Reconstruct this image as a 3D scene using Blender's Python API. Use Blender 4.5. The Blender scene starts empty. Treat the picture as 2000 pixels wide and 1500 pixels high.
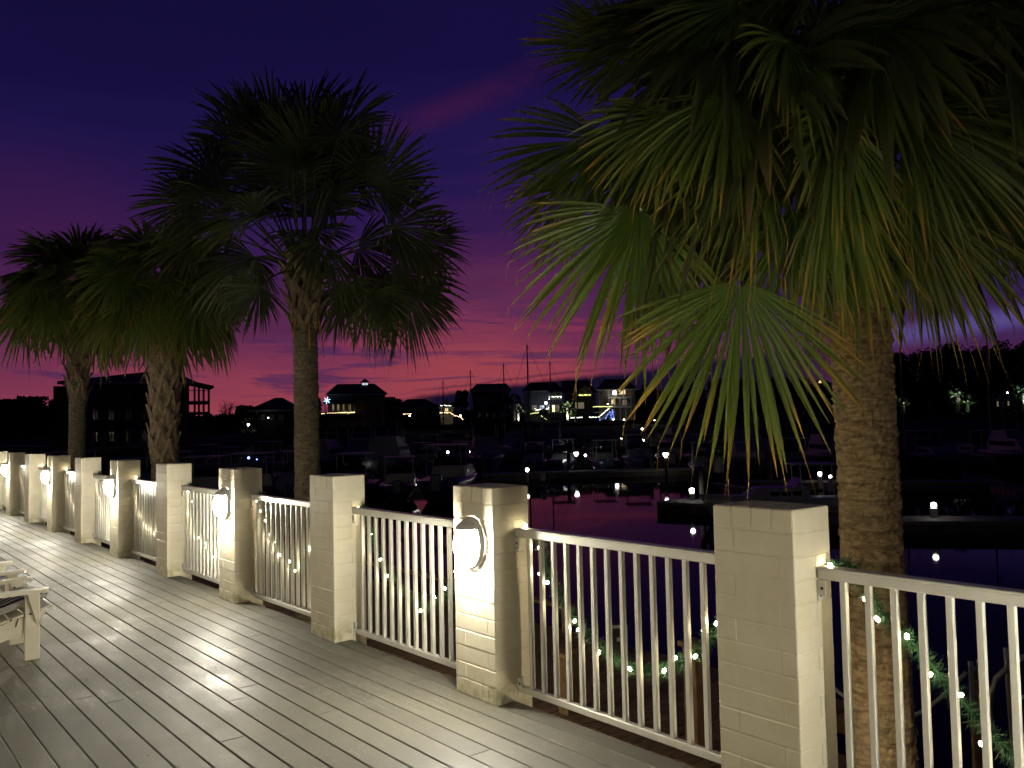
import bpy, math, random
import numpy as np
from mathutils import Vector, Matrix, noise
random.seed(7)
sc = bpy.context.scene
col = sc.collection
R = math.radians

# ------------------------------------------------------------------ camera (fitted to the photograph)
F, PITCH, ROLL, TH = 1642.0, 0.0467, -0.0217, 0.69370
CAM = Vector((-2.997, -2.266, 1.6))
RIGHT = Vector((math.cos(TH), -math.sin(TH), 0)); FWD = Vector((math.sin(TH), math.cos(TH), 0)); UP = Vector((0, 0, 1))
cd = bpy.data.cameras.new('camera'); cam = bpy.data.objects.new('camera', cd); col.objects.link(cam)
cd.sensor_width = 36; cd.lens = F/2000*36; cd.clip_start = .05; cd.clip_end = 6000
fw = FWD*math.cos(PITCH) + UP*math.sin(PITCH); u0 = -FWD*math.sin(PITCH) + UP*math.cos(PITCH)
rr = RIGHT*math.cos(ROLL) + u0*math.sin(ROLL); uu = -RIGHT*math.sin(ROLL) + u0*math.cos(ROLL)
M = Matrix((rr, uu, -fw)).transposed().to_4x4(); M.translation = CAM
cam.matrix_world = M; sc.camera = cam
YAW = -TH
def hor(px): return 826.7 - .0217*(px-1000)
def gp(px, Z, z=0.0):                      # point on the ground at depth Z from the viewpoint
    p = CAM + FWD*Z + RIGHT*((px-1000)/F*Z); return Vector((p.x, p.y, z))
def zz(px, py, Z): return 1.6 + (hor(px)-py)/F*Z
def at(px, py, Z): return gp(px, Z, zz(px, py, Z))

# ------------------------------------------------------------------ material helpers
def mat(name, color=(.5, .5, .5), rough=.6, metal=0, emit=None, strength=0, spec=.5):
    m = bpy.data.materials.new(name); m.use_nodes = True
    b = m.node_tree.nodes['Principled BSDF']
    b.inputs['Base Color'].default_value = (*color, 1); b.inputs['Roughness'].default_value = rough
    b.inputs['Metallic'].default_value = metal; b.inputs['Specular IOR Level'].default_value = spec
    if emit: b.inputs['Emission Color'].default_value = (*emit, 1); b.inputs['Emission Strength'].default_value = strength
    return m
class NT:
    def __init__(s, tree): s.t = tree; s.n = tree.nodes; s.l = tree.links
    def node(s, typ, **kw):
        n = s.n.new(typ)
        for k, v in kw.items(): setattr(n, k, v)
        return n
    def put(s, sock, v):
        if isinstance(v, bpy.types.NodeSocket): s.l.new(v, sock)
        else: sock.default_value = v
    def m(s, op, a, b=0.0, c=0.0, clamp=False):
        n = s.node('ShaderNodeMath', operation=op); n.use_clamp = clamp
        s.put(n.inputs[0], a); s.put(n.inputs[1], b); s.put(n.inputs[2], c); return n.outputs[0]
    def ramp(s, v, pts, interp='LINEAR'):
        n = s.node('ShaderNodeValToRGB'); n.color_ramp.interpolation = interp; e = n.color_ramp.elements
        while len(e) < len(pts): e.new(.5)
        for i, (p, c) in enumerate(pts): e[i].position = p; e[i].color = (*c, 1) if len(c) == 3 else c
        s.put(n.inputs[0], v); return n.outputs[0]
    def map(s, v, a, b, c=0.0, d=1.0, smooth=True):
        n = s.node('ShaderNodeMapRange'); n.interpolation_type = 'SMOOTHSTEP' if smooth else 'LINEAR'
        for i, x in enumerate((v, a, b, c, d)): s.put(n.inputs[i], x)
        return n.outputs[0]
    def mix(s, f, a, b, blend='MIX'):
        n = s.node('ShaderNodeMix', data_type='RGBA', blend_type=blend)
        s.put(n.inputs[0], f)
        for i, x in ((6, a), (7, b)):
            if isinstance(x, tuple): x = (*x, 1) if len(x) == 3 else x
            s.put(n.inputs[i], x)
        return n.outputs[2]
    def noise(s, vec, scale=5, detail=4, rough=.5, dist=0):
        n = s.node('ShaderNodeTexNoise'); s.put(n.inputs['Vector'], vec)
        n.inputs['Scale'].default_value = scale; n.inputs['Detail'].default_value = detail
        n.inputs['Roughness'].default_value = rough; n.inputs['Distortion'].default_value = dist
        return n.outputs['Fac']
    def comb(s, x, y, z=0.0):
        n = s.node('ShaderNodeCombineXYZ'); s.put(n.inputs[0], x); s.put(n.inputs[1], y); s.put(n.inputs[2], z); return n.outputs[0]
    def bump(s, h, strength=.3, dist=.01):
        n = s.node('ShaderNodeBump'); n.inputs['Strength'].default_value = strength; n.inputs['Distance'].default_value = dist
        s.put(n.inputs['Height'], h); return n.outputs[0]
def coords(t, scale=(1, 1, 1), kind='Object'):
    c = t.node('ShaderNodeTexCoord'); mp = t.node('ShaderNodeMapping'); mp.inputs['Scale'].default_value = scale
    t.l.new(c.outputs[kind], mp.inputs['Vector']); return mp.outputs[0]
def noisy(name, c1, c2, scale=3, rough=.6, bump=.2, bscale=40, bdist=.004, stretch=(1, 1, 1), metal=0, r2=None, spec=.5):
    m = mat(name, c1, rough, metal, spec=spec); t = NT(m.node_tree); b = t.n['Principled BSDF']
    v = coords(t, stretch)
    t.put(b.inputs['Base Color'], t.mix(t.map(t.noise(v, scale, 5, .6), .35, .65), c1, c2))
    if r2 is not None: t.put(b.inputs['Roughness'], t.map(t.noise(v, scale*2.3, 5), .35, .65, rough, r2))
    if bump: t.put(b.inputs['Normal'], t.bump(t.noise(v, bscale, 5, .6), bump, bdist))
    return m

# ------------------------------------------------------------------ mesh builder
class MB:
    def __init__(s): s.v = []; s.f = []; s.c = None
    def quad(s, *p):
        i = len(s.v); s.v += [tuple(x) for x in p]; s.f.append(tuple(range(i, i+len(p))))
    def box(s, x0, x1, y0, y1, z0, z1, mtx=None, bev=0.0):
        if bev:
            b = min(bev, (x1-x0)/2.01, (y1-y0)/2.01, (z1-z0)/2.01); pts = []
            for X in (0, 1):
                for Y in (0, 1):
                    for Z in (0, 1):
                        x = (x0, x1)[X]; y = (y0, y1)[Y]; z = (z0, z1)[Z]; dx = b*(1-2*X); dy = b*(1-2*Y); dz = b*(1-2*Z)
                        pts += [(x, y+dy, z+dz), (x+dx, y, z+dz), (x+dx, y+dy, z)]
            i = len(s.v)
            s.v += [tuple(mtx @ Vector(p)) if mtx else p for p in pts]
            k = lambda X, Y, Z, a: i + (X*4+Y*2+Z)*3 + a
            for X in (0, 1): s.f.append(tuple(k(X, Y, Z, 0) for Y, Z in ((0, 0), (1, 0), (1, 1), (0, 1))))
            for Y in (0, 1): s.f.append(tuple(k(X, Y, Z, 1) for X, Z in ((0, 0), (1, 0), (1, 1), (0, 1))))
            for Z in (0, 1): s.f.append(tuple(k(X, Y, Z, 2) for X, Y in ((0, 0), (1, 0), (1, 1), (0, 1))))
            for a in (0, 1):
                for c in (0, 1):
                    s.f.append((k(a, c, 0, 0), k(a, c, 1, 0), k(a, c, 1, 1), k(a, c, 0, 1)))
                    s.f.append((k(a, 0, c, 0), k(a, 1, c, 0), k(a, 1, c, 2), k(a, 0, c, 2)))
                    s.f.append((k(0, a, c, 1), k(1, a, c, 1), k(1, a, c, 2), k(0, a, c, 2)))
            for X in (0, 1):
                for Y in (0, 1):
                    for Z in (0, 1): s.f.append((k(X, Y, Z, 0), k(X, Y, Z, 1), k(X, Y, Z, 2)))
            return
        i = len(s.v)
        pts = [(x, y, z) for x in (x0, x1) for y in (y0, y1) for z in (z0, z1)]
        s.v += [tuple(mtx @ Vector(p)) if mtx else p for p in pts]
        s.f += [tuple(i+j for j in q) for q in ((0, 1, 3, 2), (4, 6, 7, 5), (0, 4, 5, 1), (2, 3, 7, 6), (0, 2, 6, 4), (1, 5, 7, 3))]
    def tube(s, pts, rad, n=8, cap=True):
        pts = [Vector(p) for p in pts]; N = len(pts)
        if not hasattr(rad, '__len__'): rad = [rad]*N
        base = len(s.v); prev = None
        for i, p in enumerate(pts):
            d = (pts[min(i+1, N-1)]-pts[max(i-1, 0)]).normalized()
            if prev is None: a = d.orthogonal().normalized()
            else: a = (prev - d*prev.dot(d)).normalized()
            prev = a; b = d.cross(a)
            for k in range(n):
                t = 2*math.pi*k/n; s.v.append(tuple(p + (a*math.cos(t)+b*math.sin(t))*rad[i]))
        for i in range(N-1):
            for k in range(n):
                k2 = (k+1) % n; s.f.append((base+i*n+k, base+i*n+k2, base+(i+1)*n+k2, base+(i+1)*n+k))
        if cap: s.f.append(tuple(base+k for k in range(n))[::-1]); s.f.append(tuple(base+(N-1)*n+k for k in range(n)))
    def bar(s, a, b, w, h):
        a = Vector(a); b = Vector(b); d = (b-a); L = d.length; d.normalize()
        x = d.cross(UP); x = x.normalized() if x.length > 1e-4 else Vector((1, 0, 0)); y = x.cross(d)
        m = Matrix((x, d, y)).transposed().to_4x4(); m.translation = a
        s.box(-w/2, w/2, 0, L, -h/2, h/2, m)
    def lathe(s, prof, n=16, mtx=None):
        i = len(s.v)
        for r, z in prof:
            for k in range(n):
                t = 2*math.pi*k/n; p = Vector((r*math.cos(t), r*math.sin(t), z)); s.v.append(tuple(mtx @ p if mtx else p))
        for j in range(len(prof)-1):
            for k in range(n):
                k2 = (k+1) % n; s.f.append((i+j*n+k, i+j*n+k2, i+(j+1)*n+k2, i+(j+1)*n+k))
    def build(s, name, m, parent=None, smooth=False, **tags):
        me = bpy.data.meshes.new(name); me.from_pydata([tuple(v) for v in s.v], [], s.f); me.update()
        if s.c is not None:
            a = me.color_attributes.new('tint', 'FLOAT_COLOR', 'POINT')
            a.data.foreach_set('color', np.array(s.c, dtype=np.float32).ravel())
        me.materials.append(m)
        if smooth: me.polygons.foreach_set('use_smooth', [True]*len(me.polygons))
        o = bpy.data.objects.new(name, me); col.objects.link(o)
        if parent: o.parent = parent
        tag(o, **tags); return o
def tag(o, label=None, cat=None, group=None, kind=None):
    if label: o['label'] = label
    if cat: o['category'] = cat
    if group: o['group'] = group
    if kind: o['kind'] = kind
    return o
def empty(name, loc=(0, 0, 0), rz=0, **tags):
    o = bpy.data.objects.new(name, None); col.objects.link(o); o.location = loc; o.rotation_euler = (0, 0, rz); o.empty_display_size = .1
    tag(o, **tags); return o
def copy_tree(o, parent=None):
    c = o.copy(); col.objects.link(c); c.parent = parent
    for ch in list(o.children): copy_tree(ch, c)
    return c
ORD = ['first', 'second', 'third', 'fourth', 'fifth', 'sixth', 'seventh', 'eighth', 'ninth', 'tenth', 'eleventh', 'twelfth', 'thirteenth',
       'fourteenth', 'fifteenth', 'sixteenth', 'seventeenth', 'eighteenth', 'nineteenth', 'twentieth', 'twenty-first', 'twenty-second',
       'twenty-third', 'twenty-fourth', 'twenty-fifth', 'twenty-sixth', 'twenty-seventh', 'twenty-eighth', 'twenty-ninth', 'thirtieth']

# ------------------------------------------------------------------ materials
WARM = (1, .89, .70); LAMP = (1, .935, .76)
m_post = noisy('painted_brick', (.81, .755, .595), (.75, .69, .52), 4, .55, .35, 60, .002)
# algae and dirt towards the foot of the posts
t = NT(m_post.node_tree); b = t.n['Principled BSDF']; lk = b.inputs['Base Color'].links[0].from_socket
v = coords(t); sp = t.node('ShaderNodeSeparateXYZ'); t.l.new(v, sp.inputs[0])
dr_ = t.m('MULTIPLY', t.map(t.noise(coords(t, (22, 22, .9)), 1.0, 5, .65), .60, .74), t.map(t.noise(v, 2.4, 3), .45, .6)); lk = t.mix(t.m('MULTIPLY', dr_, .45), lk, (.42, .38, .27))
g = t.m('MULTIPLY', t.map(sp.outputs[2], .26, .0), t.map(t.noise(v, 9, 5, .7), .42, .68))
t.put(b.inputs['Base Color'], t.mix(t.m('MULTIPLY', g, .75), lk, (.33, .33, .13)))
m_rail = noisy('white_powder_coat', (.84, .82, .75), (.76, .74, .66), 6, .32, .05, 80, .001)
m_screw = mat('dark_screw', (.06, .05, .04), .4, .8)
m_hood = mat('lamp_hood', (.72, .70, .66), .4)
m_globe = mat('lamp_globe', (.9, .9, .85), .3, emit=LAMP, strength=430)
m_bulb = mat('fairy_bulb', (.9, .9, .8), .3, emit=(1, .84, .54), strength=62)
m_needle = noisy('pine_needles', (.014, .062, .028), (.035, .105, .042), 30, .45, 0)
m_chair = noisy('white_chair_paint', (.74, .69, .55), (.68, .62, .46), 5, .35, .08, 50, .001)
m_trunk = noisy('palm_trunk_fibre', (.50, .37, .20), (.25, .175, .09), 14, .9, .9, 30, .012, (1, 1, 3.2))
t = NT(m_trunk.node_tree); b = t.n['Principled BSDF']; lk = b.inputs['Base Color'].links[0].from_socket; v = coords(t); sp = t.node('ShaderNodeSeparateXYZ'); t.l.new(v, sp.inputs[0])
q_ = t.m('FRACT', t.m('ADD', t.m('MULTIPLY', sp.outputs[2], 11.0), t.m('MULTIPLY', t.noise(v, 3.0, 4, .6), 1.3)))
sc_ = t.m('MULTIPLY', t.map(t.m('ABSOLUTE', t.m('SUBTRACT', q_, .5)), .34, .5), t.map(t.noise(v, 6, 4), .35, .6))
vert = t.map(t.noise(coords(t, (26, 26, 2.2)), 1.0, 5, .7), .56, .66); big_ = t.map(t.noise(v, 2.1, 4, .6), .45, .65)
cc = t.mix(t.m('MULTIPLY', sc_, .6), lk, (.06, .04, .02)); cc = t.mix(t.m('MULTIPLY', vert, .35), cc, (.07, .045, .025)); cc = t.mix(t.m('MULTIPLY', big_, .35), cc, (.24, .20, .14)); t.put(b.inputs['Base Color'], cc)
m_trunkg = noisy('palm_trunk_grey', (.21, .175, .12), (.11, .09, .06), 10, .9, .8, 34, .01, (1, 1, 3.5))
m_boot = noisy('palm_leaf_base', (.34, .26, .17), (.17, .125, .08), 8, .85, .5, 40, .005, (3, 3, 1))
def leafmat(name, green, green2, tip):
    m = bpy.data.materials.new(name); m.use_nodes = True; t = NT(m.node_tree); b = t.n['Principled BSDF']
    a = t.node('ShaderNodeAttribute', attribute_name='tint'); s = t.node('ShaderNodeSeparateColor'); t.l.new(a.outputs['Color'], s.inputs[0])
    c = t.mix(s.outputs[1], green, green2); c = t.mix(s.outputs[0], c, tip)
    t.put(b.inputs['Base Color'], c); b.inputs['Roughness'].default_value = .42
    tr = t.node('ShaderNodeBsdfTranslucent'); t.put(tr.inputs[0], c); mx = t.node('ShaderNodeMixShader'); mx.inputs[0].default_value = .22
    t.l.new(b.outputs[0], mx.inputs[1]); t.l.new(tr.outputs[0], mx.inputs[2]); t.l.new(mx.outputs[0], t.n['Material Output'].inputs[0]); return m
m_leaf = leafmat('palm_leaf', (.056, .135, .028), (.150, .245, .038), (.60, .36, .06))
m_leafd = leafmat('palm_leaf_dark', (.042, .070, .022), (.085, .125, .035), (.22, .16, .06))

# deck boards: grey-brown composite, worn glossy, scuffed
m_deck = mat('deck_boards', (.3, .27, .2), .45, spec=.5); t = NT(m_deck.node_tree); b = t.n['Principled BSDF']
v = coords(t); a = t.node('ShaderNodeAttribute', attribute_name='tint'); s = t.node('ShaderNodeSeparateColor'); t.l.new(a.outputs['Color'], s.inputs[0])
vs = coords(t, (9, 1, 1))
base = t.mix(s.outputs[0], (.100, .096, .077), (.140, .134, .108))
base = t.mix(t.m('MULTIPLY', t.map(t.noise(v, .55, 4, .6), .4, .62), .5), base, (.094, .087, .066))
scuff = t.map(t.noise(coords(t, (14, 1.4, 1)), 2.6, 9, .75), .54, .78); patch = t.map(t.noise(v, .8, 3, .5, .6), .44, .60)
sc1 = t.m('MULTIPLY', scuff, patch)
spk = t.m('MULTIPLY', t.map(t.noise(v, 55, 3, .6), .60, .70), patch)
base = t.mix(t.m('MULTIPLY', sc1, .5), base, (.34, .32, .26)); base = t.mix(t.m('MULTIPLY', spk, .5), base, (.5, .48, .4))
t.put(b.inputs['Base Color'], base)
rg = t.map(t.noise(v, 1.7, 5, .6), .35, .65, .50, .66)
t.put(b.inputs['Roughness'], t.m('SUBTRACT', rg, t.m('MULTIPLY', patch, t.map(t.noise(coords(t, (14, 1.4, 1)), 2.6, 9, .75), .46, .72, 0, .30))))
t.put(b.inputs['Normal'], t.bump(t.m('ADD', t.noise(coords(t, (30, 2, 1)), 6, 4, .6), t.m('MULTIPLY', t.noise(v, 90, 3), .5)), .35, .0015))
m_wood = noisy('weathered_planks', (.22, .145, .075), (.11, .07, .035), 5, .8, .6, 12, .004, (1, 6, 6))
m_wood2 = noisy('treated_timber', (.30, .19, .09), (.17, .10, .05), 6, .8, .5, 20, .004, (4, 4, 1))
m_soil = noisy('dark_soil', (.03, .025, .018), (.015, .015, .01), 3, 1, .8, 8, .05)

# ------------------------------------------------------------------ world: the afterglow sky
w = bpy.data.worlds.new('World'); sc.world = w; w.use_nodes = True; t = NT(w.node_tree)
bg = t.n['Background']; tc = t.node('ShaderNodeTexCoord'); rot = t.node('ShaderNodeMapping'); rot.inputs['Rotation'].default_value = (0, 0, TH)
t.l.new(tc.outputs['Generated'], rot.inputs['Vector']); s = t.node('ShaderNodeSeparateXYZ'); t.l.new(rot.outputs[0], s.inputs[0])
az = t.m('MULTIPLY', t.m('ARCTAN2', s.outputs[0], s.outputs[1]), 57.2958)
el = t.m('MULTIPLY', t.m('ARCSINE', s.outputs[2]), 57.2958)
def azn(sx, sy, scale, detail=4, rough=.5, dist=0, off=0.0):
    return t.noise(t.comb(t.m('MULTIPLY', az, sx), t.m('MULTIPLY_ADD', el, sy, off), 3.3), scale, detail, rough, dist)
# slow swells push the bands up and down; streaks lie along them
n1 = azn(.045, .16, 1.0, 3, .5, .3); n2 = azn(.07, .75, 1.0, 5, .6, .6, 7.0); n3 = azn(.02, .06, 1.0, 2, .5, .4, 2.0)
bandc = t.m('MULTIPLY', t.m('POWER', 2.718, t.m('MULTIPLY', t.m('POWER', t.m('DIVIDE', t.m('SUBTRACT', az, -1.0), 7.5), 2.0), -1.0)), 2.8)
e2 = t.m('ADD', el, t.m('MULTIPLY', t.m('SUBTRACT', n1, .5), -9.0)); e2 = t.m('ADD', e2, t.m('MULTIPLY', t.m('SUBTRACT', n2, .5), -4.5))
e2 = t.m('SUBTRACT', e2, bandc); e2 = t.m('ADD', e2, t.m('ADD', t.map(az, 8, 30, 0, 2.5), t.map(az, 2, 13, 0, 2.2)))
x = t.m('DIVIDE', t.m('ADD', e2, 4.0), 40.0, clamp=True)
K = lambda e: (e+4)/40
sky = t.ramp(x, [(0, (.37, .068, .070)), (K(1), (.31, .052, .075)), (K(3), (.215, .037, .078)), (K(5), (.135, .026, .078)), (K(8), (.070, .015, .072)),
                 (K(11.5), (.034, .0105, .074)), (K(16), (.0150, .0078, .070)), (K(22), (.0080, .0048, .048)), (K(36), (.0035, .0022, .024))])
# violet breaks inside the pink
vb = t.m('MULTIPLY', t.map(n2, .49, .60), t.map(el, 14, 4)); sky = t.mix(t.m('MULTIPLY', vb, .72), sky, (.050, .019, .088))
n4 = azn(.10, .9, 1.0, 5, .6, .8, 17.0); hl = t.m('MULTIPLY', t.map(n4, .55, .68), t.m('MULTIPLY', t.map(el, 11, 5), t.map(t.m('ABSOLUTE', az), 22, 8))); sky = t.mix(t.m('MULTIPLY', hl, .5), sky, (.32, .042, .085))
# a faint high wisp of red
wy = t.m('SUBTRACT', el, t.m('MULTIPLY_ADD', az, .35, 22.2)); wisp = t.m('MULTIPLY', t.map(t.m('ABSOLUTE', wy), 1.5, 0.0), t.map(azn(.12, .3, 1, 4, .6, 0, 11.), .30, .60))
wisp = t.m('MULTIPLY', wisp, t.m('MULTIPLY', t.map(az, -14, -5), t.map(az, 6, 0))); sky = t.mix(t.m('MULTIPLY', wisp, .32), sky, (.085, .010, .050))
# reddish veil on the far left, half way up
lv = t.m('MULTIPLY', t.map(az, -17, -29), t.m('MULTIPLY', t.map(el, 5, 11), t.map(el, 19, 12))); sky = t.mix(t.m('MULTIPLY', lv, t.map(n3, .3, .6, .1, .45)), sky, (.07, .012, .060))
# pale blue band low on the right
rb = t.m('SUBTRACT', el, t.m('MULTIPLY_ADD', az, .11, 2.2)); rbm = t.m('MULTIPLY', t.map(t.m('ABSOLUTE', rb), 1.1, .1), t.map(az, 20, 27)); sky = t.mix(t.m('MULTIPLY', rbm, .8), sky, (.10, .075, .27))
rb2 = t.m('SUBTRACT', el, t.m('MULTIPLY_ADD', az, .2, 2.2)); sky = t.mix(t.m('MULTIPLY', t.m('MULTIPLY', t.map(t.m('ABSOLUTE', rb2), 1.6, .2), t.map(az, 17, 24)), .5), sky, (.045, .03, .17))
# dark bank of cloud on the horizon, climbing to the right
top = t.m('MULTIPLY_ADD', az, .10, 2.55); top = t.m('ADD', top, t.m('MULTIPLY', t.m('SUBTRACT', azn(.3, .0, 1, 4, .6, 0, 5.), .5), .8))
bank = t.m('MULTIPLY', t.map(t.m('SUBTRACT', el, top), .25, -.25), t.m('MULTIPLY', t.map(az, -9.5, -5), t.map(az, 24, 17)))
str2 = t.m('MULTIPLY', t.map(t.m('ABSOLUTE', t.m('SUBTRACT', el, t.m('ADD', top, .38))), .16, .02), t.m('MULTIPLY', t.map(az, -9, -4), t.map(az, 10, 4)))
sky = t.mix(t.m('MULTIPLY', str2, .5), sky, (.05, .012, .04)); sky = t.mix(bank, sky, (.0085, .005, .022))
# away from the glow the sky is plain deep blue
rt = t.m('MULTIPLY', t.map(az, 14, 33), t.map(el, 4, 14)); sky = t.mix(t.m('MULTIPLY', rt, .75), sky, (.004, .003, .022))
back = t.map(t.m('ABSOLUTE', az), 38, 95); sky = t.mix(back, sky, (.003, .002, .014))
below = t.map(el, -.3, -2.0); sky = t.mix(below, sky, (.004, .003, .008))
t.put(bg.inputs['Color'], sky); bg.inputs['Strength'].default_value = 1.0

# ------------------------------------------------------------------ setting: water, terrain
WZ = -2.9
m_water = mat('harbour_water', (.004, .004, .010), .03); m_water.node_tree.nodes['Principled BSDF'].inputs['IOR'].default_value = 1.333
t = NT(m_water.node_tree); b = t.n['Principled BSDF']; v = coords(t)
t.put(b.inputs['Normal'], t.bump(t.m('ADD', t.noise(v, .35, 3, .5), t.m('MULTIPLY', t.noise(v, 1.6, 2, .5), .35)), .22, .012))
df = t.node('ShaderNodeBsdfDiffuse'); df.inputs[0].default_value = (.006, .006, .012, 1); mx = t.node('ShaderNodeMixShader'); mx.inputs[0].default_value = .50   # dark diffuse share mixed in to dim the mirrored sky
t.l.new(b.outputs[0], mx.inputs[1]); t.l.new(df.outputs[0], mx.inputs[2]); t.l.new(mx.outputs[0], t.n['Material Output'].inputs[0])
mb = MB(); mb.quad((-900, -900, WZ), (2600, -900, WZ), (2600, 2600, WZ), (-900, 2600, WZ)); mb.build('water', m_water, kind='structure')
m_bank = noisy('dark_grass_bank', (.020, .028, .010), (.012, .013, .008), .12, 1, .6, 1.2, .2)
mb = MB(); NR, NA = 26, 90
for i in range(NR):
    r_ = 128*(2000/128)**(i/(NR-1))
    for k in range(NA+1):
        a = R(-62) + R(124)*k/NA                       # around the viewing direction
        d = FWD*math.cos(a) + RIGHT*math.sin(a)
        rr_ = r_*(1.0 + .10*noise.noise(Vector((a*3, 0, 0))) ) / max(.6, math.cos(a)**.5)
        h = -4.2 + 5.4*min(1, max(0, (r_-128)/62)) + max(0, (r_-260))*.004 + .7*noise.noise(Vector((rr_*.02, a*9, 1)))
        if i == 0: h = -4.5
        p = CAM + d*rr_; mb.v.append((p.x, p.y, h))
for i in range(NR-1):
    for k in range(NA):
        a = i*(NA+1)+k; mb.f.append((a, a+1, a+NA+2, a+NA+1))
mb.build('far_bank', m_bank, smooth=True, kind='structure')
# near bank below the deck, held by a timber edge at the water
mb = MB(); prof = [(-9, -1.6), (.3, -1.5), (2, -1.55), (3.8, -1.75), (5.2, -2.0), (5.6, -3.2)]
for j in range(80):
    y = -14 + j*1.2
    for x_, z_ in prof: mb.v.append((x_, y, z_ + (.08*noise.noise(Vector((x_, y*.7, 0))) if -1 < x_ < 5.4 else 0)))
n_ = len(prof)
for j in range(79):
    for k in range(n_-1): a = j*n_+k; mb.f.append((a, a+1, a+n_+1, a+n_))
mb.build('ground', m_soil, smooth=True, kind='structure')

# ------------------------------------------------------------------ the deck
mb = MB(); mb.c = []
PW = .1385; rnd = random.Random(3); X0 = .145
for k in range(54):
    x1 = X0 - k*PW; x0 = x1 - PW + .0065; y = -9.0 + rnd.uniform(-3.6, 0)
    fixed = {2: 5.34, 4: 1.07}.get(k)
    cuts = []
    while y < 36: cuts.append(y); y += 4.88
    if fixed is not None: sh = min((fixed-c for c in cuts), key=abs); cuts = [c+sh for c in cuts]
    for c in cuts:
        n0 = len(mb.v); dz = rnd.uniform(-.0012, .0012)
        mb.box(x0, x1, c+.0007, c+4.88-.0007, -.030+dz, dz, bev=.0035); tv = rnd.random()
        mb.c += [(tv, tv, tv, 1)]*(len(mb.v)-n0)
mb.build('deck', m_deck, kind='structure')
mb = MB(); mb.box(-7.4, .12, -11, 38, -.35, -.034); mb.box(.123, .150, -11, 38, -.30, -.036)
mb.build('deck_base', noisy('deck_frame_timber', (.05, .035, .022), (.03, .02, .014), 4, .9, .3), kind='structure')

mb = MB(); rn = random.Random(12)
for i in range(420):
    x_ = rn.uniform(-4.6, .08) if i % 3 else rn.uniform(-.35, .06); y_ = rn.uniform(-1, 16); a = rn.uniform(0, 6.28); l_ = rn.uniform(.003, .011); d = Vector((math.cos(a), math.sin(a), 0)); e = Vector((-d.y, d.x, 0)); c = Vector((x_, y_, .0035))
    mb.quad(c-d*l_, c+e*l_*.5+UP*l_*.3, c+d*l_, c-e*l_*.45+UP*.001)
mb.build('deck_litter', mat('dry_litter', (.16, .12, .07), .8), kind='stuff', label='tiny dry leaf bits and grit scattered over the deck', cat='litter')
# ------------------------------------------------------------------ brick posts
S, PWD, PDP, PH = 1.9229, .3867, .2714, 1.2305
def brick_post_mesh():
    mb = MB(); g_ = .0022
    mb.box(g_, PDP-g_, -PWD+g_, -g_, -1.9, PH-.004)
    ch = .0945; ztop = PH; rr_ = random.Random(11)
    # rowlock course on top
    nb = 4; bw = PWD/nb
    for i in range(nb): mb.box(0, PDP, -PWD+i*bw+.0018, -PWD+(i+1)*bw-.0018, ztop-.092, ztop+rr_.uniform(-.002, .001), bev=.006)
    z1 = ztop-.092-.004; k = 0
    while z1 > -.55:
        z0 = z1-ch+.004
        cuts = (0, .105, PWD) if k % 2 == 0 else (0, PWD-.068, PWD)
        for a, b_ in zip(cuts[:-1], cuts[1:]):
            # the side (thin) faces show a joint only on alternate courses
            y0 = -PWD+ (PWD-b_) + .0016; y1 = -PWD + (PWD-a) - .0016
            if a == 0: y1 += .0016
            if b_ == PWD: y0 -= .0016
            o_ = rr_.uniform(-.0012, .0012)
            if k % 2 == 0: mb.box(o_, PDP-o_, y0, y1, z0, z1, bev=.0042)
            else:
                mb.box(o_, PDP*.56-.0015, y0, y1, z0, z1, bev=.0042); mb.box(PDP*.56+.0015, PDP-o_, y0, y1, z0, z1, bev=.0042)
        z1 -= ch; k += 1
    return mb
NPOST = range(-3, 14)
post0 = None
def postname(n):
    return {0: 'nearest and largest white painted brick post, beside the near palm trunk', 1: 'white painted brick post with the nearest wall lamp on its face',
            2: 'plain white painted brick post between the two nearest lamp posts', 3: 'white painted brick post with a lamp and a small sign plate above it'}.get(n) or (
        'white painted brick post%s, %s along the railing from the right' % (' carrying a lamp' if n % 2 else ' without a lamp', ORD[n]) if n > 0 else
        'white painted brick post outside the frame, number %s back from the nearest one' % ORD[-n-1])
for n in NPOST:
    if post0 is None: o = post0 = brick_post_mesh().build('brick_post', m_post)
    else: o = post0.copy(); col.objects.link(o)
    o.location = (0, S*n, 0); tag(o, postname(n), 'post', 'brick posts along the deck edge')

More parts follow.
